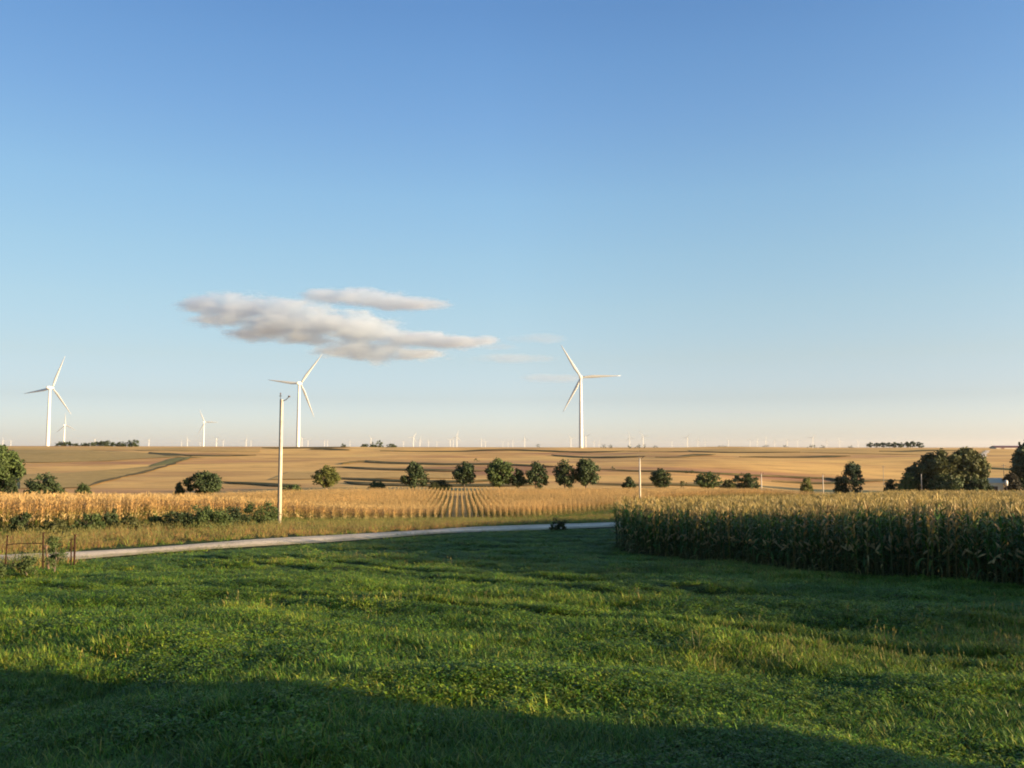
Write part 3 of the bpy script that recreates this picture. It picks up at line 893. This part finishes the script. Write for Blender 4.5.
def fpost(px, py0, py1, d, rad, mat, lean=0.0):
    a, b_ = at(px, py1, d), at(px + lean, py0, d)
    a.z = min(a.z, gz(a.x, d)) - .2
    m_ = MB(); o0 = Vector(fe.location)
    m_.tube([a - o0, (a + b_) / 2 - o0, b_ - o0], [rad, rad, rad * .9], 8)
    m_.box(*(lambda c: (c.x - rad * 1.5, c.x + rad * 1.5, c.y - rad * 1.5, c.y + rad * 1.5, c.z, c.z + .02))(b_ - o0))
    m_.build('post', mat, fe)


fpost(4.6, 536, 569, D0, .026, M['rust'], 3.0); fpost(43.2, 533, 568, D0 - .3, .03, M['rust'])
fpost(49.5, 546, 568, D0 - .3, .045, M['grey_wood'], -3.5); fpost(71.5, 540, 567, D1, .026, M['rust'], -.4); fpost(74.2, 535, 567, D1, .035, M['rust'], .8)
m_ = MB(); o0 = Vector(fe.location)
pr = [at(px, py, D0 - .1) - o0 for px, py in [(7.4, 544.8), (18, 543.6), (30, 543.3), (43, 543.5)]]
m_.tube(pr, .015, 6); m_.build('rail', M['rust'], fe)
m_ = MB(); pr = [at(px, py, D1 - .05) - o0 for px, py in [(43.4, 548), (58, 549), (74, 548.5)]]
m_.tube(pr, .006, 5); m_.build('wire', M['rust'], fe)


# ------------------------------------------------------------------ utility poles and their line
def pole(px, pytop, d, rad, label, full=False, name='utility_pole'):
    x = (px - 512) / F * d; z = gz(x, d); H = at(px, pytop, d).z - z
    o = empty(name, (x, d, z)); tag(o, label, 'utility pole', 'utility poles along the gravel road')
    m_ = MB(); m_.tube([(0, 0, -.4), (0, 0, H * .5), (0, 0, H)], [rad * 1.15, rad, rad * .8], 14); m_.build('shaft', M['pole_wood'], o, True)
    if full:
        m_ = MB(); m_.tube([(-rad * .95, -.04, .1), (-rad * .8, -.04, H * .6), (-rad * .75, -.03, H + .05)], .05, 8); m_.build('conduit', M['dark_metal'], o, True)
    m_ = MB(); m_.tube([(-rad * .75, -.03, H - .3), (-rad * .75, -.03, H + .42)], .028, 8)
    m_.tube([(-rad * .75 - .1, -.03, H + .3), (-rad * .75 + .1, -.03, H + .3)], .03, 6)
    m_.build('top_pin', M['dark_metal'], o)
    m_ = MB(); m_.tube([(-rad * .75, -.03, H + .42), (-rad * .75, -.03, H + .5), (-rad * .75, -.03, H + .58)], [.045, .06, .03], 8); m_.build('insulator', M['ceramic'], o, True)
    m_ = MB(); m_.tube([(0, 0, H - .06), (.16, 0, H - .1), (.34, 0, H - .03), (.5, 0, H + .12), (.6, 0, H + .24)], .035, 8)
    br = m_.build('bracket', M['dark_metal'], o, True)
    m_ = MB(); m_.tube([(.53, 0, H + .28), (.62, 0, H + .26), (.71, 0, H + .24)], [.05, .085, .05], 8); m_.build('insulator', M['ceramic'], br, True)
    return o, Vector((x - rad * .75, d - .03, z + H + .56))


tops = []
for args in [(281.5, 399.5, 73, .145, 'tall cream utility pole by the gravel road, left of centre', True),
             (639.2, 458.5, 150, .16, 'pale utility pole rising behind the corner of the green corn'),
             (760, 474, 232, .16, 'third utility pole, short and white, right of a broad dark tree'),
             (821.3, 475, 310, .17, 'fourth utility pole, between a light bush and a narrow tall tree'),
             (858.6, 472, 340, .18, 'fifth utility pole, against the narrow tall tree'),
             (919.2, 474, 330, .16, 'last pale utility pole, in front of the farmstead grove')]:
    o, t = pole(*args); tops.append(t)
for px, t_, d, lb in [(881.5, 465.5, 420, 'thin dark far pole with a crossarm left of the farmstead grove'), (1001.4, 464, 345, 'thin dark pole by the pale blue shed')]:
    x = (px - 512) / F * d; z = gz(x, d); H = at(px, t_, d).z - z
    o = empty('utility_pole', (x, d, z)); tag(o, lb, 'utility pole')
    m_ = MB(); m_.tube([(0, 0, -.3), (0, 0, H)], [.15, .11], 8); m_.build('shaft', M['dark_metal'], o)
    m_ = MB(); m_.box(-.9, .9, -.2, -.12, H - .7, H - .55); m_.build('crossarm', M['dark_metal'], o)
# ------------------------------------------------------------------ wind turbines
AX = Vector((.2, .98, 0)).normalized()
YAW = math.atan2(AX.x, -AX.y)


def blade_mesh(L):
    mb = MB(); n = 8; K = 12; v = []
    prev = None
    secs = []
    for k in range(K + 1):
        t = k / K
        ch = 1.9 + (3.3 - 1.9) * (t / .2) if t < .2 else 3.3 * (1 - (t - .2) / .8)**.85 + .35
        th = 1.7 * (1 - t / .2) + .75 * (t / .2) if t < .2 else .75 * (1 - (t - .2) / .8) + .1
        tw = R(16) * (1 - t)**2
        z = 1.2 + (L - 1.2) * t; bend = -1.6 * t * t
        for q in range(n):
            a = 2 * math.pi * q / n
            px, py = ch / 2 * math.cos(a) + ch * .15 * min(1, t * 4), th / 2 * math.sin(a)
            v.append((px * math.cos(tw) - py * math.sin(tw), px * math.sin(tw) + py * math.cos(tw) + bend, z))
    f = [(k * n + q, k * n + (q + 1) % n, (k + 1) * n + (q + 1) % n, (k + 1) * n + q) for k in range(K) for q in range(n)]
    f.append(tuple(range(n))[::-1]); f.append(tuple(K * n + q for q in range(n)))
    mb.add(v, f)
    return mb.mesh('blade', True)


def tower_mesh():
    mb = MB(); mb.tube([(0, 0, -3), (0, 0, 0), (0, 0, 30), (0, 0, 60), (0, 0, 78.2)], [2.5, 2.45, 2.15, 1.75, 1.45], 24)
    return mb.mesh('tower', True)


def nacelle_mesh():
    bm = bmesh.new(); bmesh.ops.create_cube(bm, size=1)
    for v in bm.verts:
        v.co = Vector((v.co.x * 3.5, v.co.y * 9.4 + 1.4, v.co.z * 3.7 + 80))
        if v.co.y > 3: v.co.z = 80 + (v.co.z - 80) * .8; v.co.x *= .8
    bmesh.ops.bevel(bm, geom=list(bm.edges), offset=.5, segments=3, affect='EDGES')
    me = bpy.data.meshes.new('nacelle'); bm.to_mesh(me); bm.free()
    return me


def hub_mesh():
    mb = MB(); mb.tube([(0, -3.3, 80), (0, -3.6, 80), (0, -5.2, 80), (0, -6.3, 80), (0, -6.8, 80)], [1.5, 1.75, 1.7, 1.1, .2], 16)
    return mb.mesh('hub', True)


TM, NM, HM, BM_ = tower_mesh(), nacelle_mesh(), hub_mesh(), blade_mesh(46)


def turbine(px, pyhub, d, phase, label, group=None, z=None, yaw=YAW):
    x = (px - 512) / F * d
    zz = at(px, pyhub, d).z - 80
    o = empty('wind_turbine', (x, d, zz), yaw)
    tag(o, label, 'wind turbine', group)
    link('tower', TM, M['white_paint'], o); link('nacelle', NM, M['white_paint'], o); link('hub', HM, M['white_paint'], o)
    for k in range(3):
        b_ = link('blade', BM_, M['white_paint'], o); b_.location = (0, -4.7, 80)
        b_.rotation_euler = (0, R(phase + 120 * k - 90), 0)
    return o


turbine(580.8, 377, 1000, 121.5, 'tallest white wind turbine, right of centre, one blade pointing right')
turbine(298.5, 383.3, 1075, 53, 'big white wind turbine behind the cream utility pole')
turbine(48.8, 387.6, 1150, 69, 'big white wind turbine at far left, beside the skyline windbreak')
turbine(65, 425, 3050, 95, 'small white wind turbine just behind the windbreak at far left')
turbine(204.2, 422, 2750, 118, 'small white wind turbine alone between the two big left turbines')
# tiny ones far away: tower, nacelle and rotor in one mesh, a few rotor positions
far_kinds = []
for ph in (12, 35, 60, 88, 105):
    bm = bmesh.new()
    for me_, mt in [(TM, Matrix()), (NM, Matrix()), (HM, Matrix())] + [(BM_, Matrix.Translation((0, -4.7, 80)) @ Matrix.Rotation(R(ph + 120 * k), 4, 'Y')) for k in range(3)]:
        c = me_.copy(); c.transform(mt); bm.from_mesh(c); bpy.data.meshes.remove(c)
    me = bpy.data.meshes.new('far_turbine'); bm.to_mesh(me); bm.free(); me.materials.append(M['white_paint']); far_kinds.append(me)
far = [(3, 440.5), (11, 441.3), (95, 439.6), (149, 440.2), (181.5, 442), (187.5, 440), (200, 443), (216.5, 438.8), (223.3, 441), (246.2, 439.8), (251, 441.6), (302, 438.8), (308, 441), (324.5, 441), (327.5, 441), (350, 441.8),
       (371, 438.6), (403.5, 442), (413.4, 437.5), (420, 440), (428.5, 441.8), (437, 442.4), (450.3, 440.2), (453.3, 440.4), (456.8, 436.8), (481.5, 440.6), (485.5, 441.5),
       (503, 442.2), (508, 442), (512.7, 440.8), (524.6, 438.8), (570.8, 438.5), (585.7, 436.8), (594, 441.6), (599, 441.8), (629.6, 437.6), (643, 436.4), (672, 441.6),
       (687.3, 437.8), (697.7, 440.6), (705, 441.6), (728.4, 440.2), (750, 440.6), (757, 441), (765.6, 440.2), (774.6, 441), (787.3, 440.4), (797.6, 440.8), (812.6, 437.6),
       (826.8, 441), (839.6, 440.8), (858, 441.6), (991.5, 442.2)]
for i, (px, py) in enumerate(far):
    h = 446.9 - py
    d = min(72 * F / h, 14500)
    p = at(px, py, d)
    o = link('wind_turbine', far_kinds[i % 5], None, None, (p.x, d, p.z - 80)); o.rotation_euler = (0, 0, YAW + random.uniform(-.25, .25))
    tag(o, 'tiny pale wind turbine far off, its foot below the skyline', 'wind turbine', 'distant wind turbines along the skyline')

# ------------------------------------------------------------------ far buildings
d = 900.0
a, b_ = at(993, 449.5, d), at(1026, 449.5, d); zb = gz((a.x + b_.x) / 2, d)
W = b_.x - a.x; zt = at(1005, 445.9, d).z
o = empty('barn', ((a.x + b_.x) / 2, d, zb)); tag(o, 'long low barn with a dark red roof on the skyline at right', 'barn')
hw = max(1.8, (zt - zb) * .55); rt_ = zt - zb
m_ = MB(); m_.box(-W / 2, W / 2, -6, 6, -2, hw); m_.add([(-W / 2, -6, hw), (-W / 2, 6, hw), (-W / 2, 0, rt_ - .15), (W / 2, -6, hw), (W / 2, 6, hw), (W / 2, 0, rt_ - .15)], [(0, 1, 2), (3, 5, 4)]); m_.build('wall', M['barn_wall'], o)
m_ = MB(); e = W / 2 + .6
for s in (-1, 1):
    m_.add([(-e, s * 6.8, hw - .3), (e, s * 6.8, hw - .3), (e, 0, rt_), (-e, 0, rt_), (-e, s * 6.8, hw - .12), (e, s * 6.8, hw - .12), (e, 0, rt_ + .2), (-e, 0, rt_ + .2)],
           [(0, 1, 2, 3), (4, 7, 6, 5), (0, 4, 5, 1), (1, 5, 6, 2), (3, 7, 4, 0)])
m_.build('roof', M['red_roof'], o)
for k in (-.3, .25):
    m_ = MB(); m_.box(W * k - 1.6, W * k + 1.6, -6.08, -6.02, 0, hw * .8); m_.build('door', M['red_roof'], o)

d = 336.0
a, b_ = at(988, 486, d), at(1001, 486, d); zb = gz((a.x + b_.x) / 2, d); W = b_.x - a.x; zt = at(995, 478.2, d).z - zb
o = empty('shed', ((a.x + b_.x) / 2, d, zb), R(-20)); tag(o, 'small pale blue metal shed beside the farmstead trees', 'shed')
hw = zt - 1.6
m_ = MB(); m_.box(-W / 2, W / 2, -3, 3, -.5, hw); m_.add([(-W / 2, -3, hw), (-W / 2, 3, hw), (-W / 2, 0, zt - .1), (W / 2, -3, hw), (W / 2, 3, hw), (W / 2, 0, zt - .1)], [(0, 1, 2), (3, 5, 4)]); m_.build('wall', M['blue_metal'], o)
m_ = MB(); e = W / 2 + .3
for s in (-1, 1):
    m_.add([(-e, s * 3.4, hw - .2), (e, s * 3.4, hw - .2), (e, 0, zt), (-e, 0, zt), (-e, s * 3.4, hw - .1), (e, s * 3.4, hw - .1), (e, 0, zt + .12), (-e, 0, zt + .12)],
           [(0, 1, 2, 3), (4, 7, 6, 5), (0, 4, 5, 1), (1, 5, 6, 2), (3, 7, 4, 0)])
m_.build('roof', M['blue_metal'], o)
m_ = MB(); m_.box(-1.3, .6, -3.08, -3.02, 0, hw * .75); m_.build('door', M['glass'], o)
p = at(1006.3, 485, 330.0); zb = gz(p.x, 330.0)
o = empty('propane_tank', (p.x, 330.0, at(1006, 486.3, 330).z)); tag(o, 'small white upright tank beside the bronze tree and the blue shed', 'tank')
m_ = MB(); m_.tube([(0, 0, .2), (0, 0, .4), (0, 0, 2.0), (0, 0, 2.3), (0, 0, 2.4)], [.35, .6, .6, .35, .1], 14); m_.build('vessel', M['white_paint'], o, True)
m_ = MB(); m_.tube([(0, 0, zb - o.location.z), (0, 0, .3)], .3, 10); m_.build('stand', M['dark_metal'], o)

# ------------------------------------------------------------------ the farmhouse beside the photographer, outside the frame; its corner throws the near shadow
hx0, hx1, hy0, hy1 = 11.0, 20.0, -9.0, 2.95
zb = gz(15, -2) - .3
hs = empty('farmhouse', ((hx0 + hx1) / 2, (hy0 + hy1) / 2, zb)); tag(hs, 'white two-storey farmhouse with dark gabled roof beside the lawn', 'house')
hw_, hd_ = (hx1 - hx0) / 2, (hy1 - hy0) / 2; EH, RH = 6.3, 9.2
m_ = MB(); m_.box(-hw_, hw_, -hd_, hd_, 0, EH); m_.add([(-hw_, hd_, EH), (hw_, hd_, EH), (0, hd_, RH - .2), (-hw_, -hd_, EH), (hw_, -hd_, EH), (0, -hd_, RH - .2)], [(0, 1, 2), (3, 5, 4)]); m_.build('wall', M['siding'], hs)
m_ = MB(); e = hd_ + .35
for s in (-1, 1):
    x_ = s * (hw_ + .35); zl = EH - .25
    m_.add([(x_, -e, zl), (x_, e, zl), (0, e, RH), (0, -e, RH), (x_, -e, zl + .18), (x_, e, zl + .18), (0, e, RH + .2), (0, -e, RH + .2)],
           [(0, 1, 2, 3), (4, 7, 6, 5), (0, 4, 5, 1), (1, 5, 6, 2), (3, 7, 4, 0)])
rf = m_.build('roof', M['shingle'], hs)
m_ = MB(); m_.box(-.4, .4, -1.4, -.6, RH - .8, RH + 1.1); m_.build('chimney', M['rust'], rf)
for (cx, cz) in [(-2.4, 1.9), (2.4, 1.9), (-2.4, 4.7), (2.4, 4.7), (0, 4.7)]:
    m_ = MB()
    for q in ((cx - .6, cx - .5, cz - .8, cz + .8), (cx + .5, cx + .6, cz - .8, cz + .8), (cx - .5, cx + .5, cz + .7, cz + .8), (cx - .5, cx + .5, cz - .8, cz - .7)):
        m_.box(q[0], q[1], hd_ - .02, hd_ + .06, q[2], q[3])
    f_ = m_.build('window', M['white_paint'], hs)
    m_ = MB(); m_.box(cx - .5, cx + .5, hd_ + .003, hd_ + .02, cz - .7, cz + .7); m_.build('pane', M['glass'], f_)
m_ = MB(); m_.box(-.5, .5, hd_ + .002, hd_ + .05, .35, 2.45); dr_ = m_.build('door', M['red_roof'], hs)
m_ = MB(); m_.tube([(.38, hd_ + .05, 1.35), (.38, hd_ + .12, 1.35)], .03, 8); m_.build('handle', M['dark_metal'], dr_)

# ------------------------------------------------------------------ clouds: closed volumes far off in the sky
def cloud(name, label, blobs, d, dens, seed, nscale, thr, soft):
    """blobs: (px, py, half width px, half height px); each an ellipsoid at distance d"""
    k = d / F
    cs = [(at(px, py, d), np.array([rx * k * 1.18, rx * k * .65, ry * k * 1.18])) for px, py, rx, ry in blobs]
    org = sum((c for c, _ in cs), Vector()) / len(cs)
    bm = bmesh.new()
    for c, r_ in cs:
        bmesh.ops.create_icosphere(bm, subdivisions=3, radius=1.0, matrix=Matrix.Translation(c - org) @ Matrix.Diagonal((*(r_ * 1.02), 1)))
    me = bpy.data.meshes.new(name); bm.to_mesh(me); bm.free()
    o = link(name, me, None, None, org)
    rm = o.modifiers.new('merge', 'REMESH'); rm.mode = 'VOXEL'; rm.voxel_size = 7.0 * k / 2.2
    m, nt, b, out = mat_new(name)
    nt.nodes.remove(b)
    geo = nt.nodes.new('ShaderNodeTexCoord').outputs['Object']
    acc = None
    for c, r_ in cs:
        v = N(nt, 'ShaderNodeVectorMath', operation='SUBTRACT'); nt.links.new(geo, v.inputs[0]); v.inputs[1].default_value = c - org
        v2 = N(nt, 'ShaderNodeVectorMath', operation='DIVIDE'); nt.links.new(v.outputs[0], v2.inputs[0]); v2.inputs[1].default_value = r_
        ln = N(nt, 'ShaderNodeVectorMath', operation='LENGTH'); nt.links.new(v2.outputs[0], ln.inputs[0])
        s = N(nt, 'ShaderNodeMath', operation='SUBTRACT'); s.inputs[0].default_value = 1.0; nt.links.new(ln.outputs['Value'], s.inputs[1]); s.use_clamp = True
        if acc is None: acc = s.outputs[0]
        else:
            a = N(nt, 'ShaderNodeMath', operation='SMOOTH_MAX'); a.inputs[2].default_value = .15
            nt.links.new(acc, a.inputs[0]); nt.links.new(s.outputs[0], a.inputs[1]); acc = a.outputs[0]
    mp = N(nt, 'ShaderNodeMapping'); mp.inputs['Scale'].default_value = (.6, .6, 1.6); mp.inputs['Location'].default_value = (seed * 313., 0, 0); nt.links.new(geo, mp.inputs['Vector'])
    nz = N(nt, 'ShaderNodeTexNoise'); nz.inputs['Scale'].default_value = nscale; nz.inputs['Detail'].default_value = 8; nz.inputs['Roughness'].default_value = .72; nt.links.new(mp.outputs[0], nz.inputs['Vector'])
    # density = smoothstep(field + noise - threshold)
    a = N(nt, 'ShaderNodeMath', operation='MULTIPLY_ADD'); nt.links.new(nz.outputs['Fac'], a.inputs[0]); a.inputs[1].default_value = 2.3; nt.links.new(acc, a.inputs[2])
    mr = N(nt, 'ShaderNodeMapRange', interpolation_type='SMOOTHSTEP'); nt.links.new(a.outputs[0], mr.inputs['Value'])
    mr.inputs['From Min'].default_value = thr; mr.inputs['From Max'].default_value = thr + soft; mr.inputs['To Max'].default_value = dens
    edge = N(nt, 'ShaderNodeMapRange', interpolation_type='SMOOTHSTEP'); nt.links.new(acc, edge.inputs['Value']); edge.inputs['From Max'].default_value = .22
    fin = N(nt, 'ShaderNodeMath', operation='MULTIPLY'); nt.links.new(mr.outputs[0], fin.inputs[0]); nt.links.new(edge.outputs[0], fin.inputs[1])
    pv = nt.nodes.new('ShaderNodeVolumePrincipled'); pv.inputs['Color'].default_value = (.85, .91, .97, 1); pv.inputs['Anisotropy'].default_value = .5
    nt.links.new(fin.outputs[0], pv.inputs['Density']); nt.links.new(pv.outputs[0], out.inputs['Volume'])
    me.materials.append(m)
    return tag(o, label, 'cloud')


cloud('cloud', 'long grey cloud with pale right end, largest in the sky',
      [(206, 306, 36, 12), (240, 309, 52, 17), (226, 320, 40, 10), (282, 319, 60, 23), (262, 331, 46, 11), (326, 323, 58, 18), (304, 337, 38, 10), (360, 332, 52, 19), (384, 350, 24, 17), (348, 350, 40, 12),
       (408, 339, 46, 12), (416, 355, 36, 9), (452, 343, 40, 8), (480, 341, 24, 6)], 6000, .0135, 1, .0075, 1.33, .5)
cloud('cloud', 'thin pale cloud streak lying just above the long grey cloud',
      [(328, 296, 34, 9), (362, 297, 52, 11), (405, 304, 50, 7)], 6200, .010, 2, .0075, 1.33, .5)
cloud('cloud', 'faint small wisp of cloud between the long grey cloud and the tallest turbine',
      [(536, 339, 30, 6), (512, 358, 44, 5), (550, 378, 40, 5), (500, 347, 30, 4)], 6100, .0022, 4, .006, 1.2, .6)

# ------------------------------------------------------------------ light
AZ, EL = R(110), R(8)
S = Vector((math.sin(AZ) * math.cos(EL), math.cos(AZ) * math.cos(EL), math.sin(EL)))
sl = bpy.data.lights.new('sun', 'SUN'); sl.energy = 4.6; sl.angle = R(.5); sl.color = (1, .735, .42)
so = bpy.data.objects.new('sun', sl); COL.objects.link(so); so.rotation_euler = S.to_track_quat('Z', 'Y').to_euler(); so.location = (40, -20, 60)
w = bpy.data.worlds.new('World'); SC.world = w; w.use_nodes = True
nt = w.node_tree; sk = nt.nodes.new('ShaderNodeTexSky'); sk.sky_type = 'NISHITA'; sk.sun_disc = False
sk.sun_elevation = EL; sk.sun_rotation = AZ; sk.air_density = 1; sk.dust_density = .6; sk.ozone_density = 3.5
# the evening air of this place: a little less green low down, a little less glow opposite the sun
tc = nt.nodes.new('ShaderNodeTexCoord'); sx = nt.nodes.new('ShaderNodeSeparateXYZ'); nt.links.new(tc.outputs['Generated'], sx.inputs[0])
el_stops = [(.008, (3.62, 3.56, 4.95)), (.0544, (3.2, 2.62, 3.0)), (.1007, (3.68, 2.68, 2.45)), (.158, (4.03, 2.98, 2.46)), (.2145, (4.15, 3.21, 2.6)),
            (.28, (4.1, 3.36, 2.82)), (.3624, (3.62, 3.17, 2.98)), (.42, (3.3, 3.06, 3.02)), (.4646, (3.0, 2.89, 2.98))]
er = ramp(nt, sx.outputs['Z'], [(p, tuple(c * .342 / 2 for c in q)) for p, q in el_stops])
dt = N(nt, 'ShaderNodeVectorMath', operation='DOT_PRODUCT'); nt.links.new(tc.outputs['Generated'], dt.inputs[0]); dt.inputs[1].default_value = (math.sin(AZ) * .5, math.cos(AZ) * .5, 0)
ad = N(nt, 'ShaderNodeMath', operation='ADD'); nt.links.new(dt.outputs['Value'], ad.inputs[0]); ad.inputs[1].default_value = .5
ar = ramp(nt, ad.outputs[0], [(.0, (.37,) * 3), (.115, (.41,) * 3), (.33, (.55,) * 3), (.6, (.55,) * 3), (1, (.55,) * 3)])
mu = N(nt, 'ShaderNodeVectorMath', operation='MULTIPLY'); nt.links.new(er, mu.inputs[0]); nt.links.new(ar, mu.inputs[1])
m2 = N(nt, 'ShaderNodeVectorMath', operation='SCALE'); nt.links.new(mu.outputs[0], m2.inputs[0]); m2.inputs['Scale'].default_value = 4
m3 = N(nt, 'ShaderNodeVectorMath', operation='MULTIPLY'); nt.links.new(sk.outputs[0], m3.inputs[0]); nt.links.new(m2.outputs[0], m3.inputs[1])
bg = nt.nodes['Background']; nt.links.new(m3.outputs[0], bg.inputs[0]); bg.inputs[1].default_value = .084
SC.view_settings.view_transform = 'Standard'; SC.view_settings.look = 'None'; SC.view_settings.gamma = 1; SC.view_settings.use_curve_mapping = False
SC.view_settings.exposure = 1.8
SC.cycles.max_bounces = 8; SC.cycles.volume_bounces = 4; SC.cycles.volume_step_rate = .25; SC.cycles.transparent_max_bounces = 8
SC.cycles.filter_width = 1.9
SC.cycles.use_denoising = True
SC.cycles.sample_clamp_indirect = 2.0

# ------------------------------------------------------------------ evening haze over the plain
m_ = MB(); m_.box(-26000, 26000, -600, 26000, -32, 150)
m, nt, b, out = mat_new('haze_air'); nt.nodes.remove(b)
pv = nt.nodes.new('ShaderNodeVolumePrincipled'); pv.inputs['Color'].default_value = (.9, .9, .92, 1); pv.inputs['Density'].default_value = 1.4e-5; pv.inputs['Anisotropy'].default_value = .3
nt.links.new(pv.outputs[0], out.inputs['Volume'])
tag(m_.build('haze', m), kind='stuff')
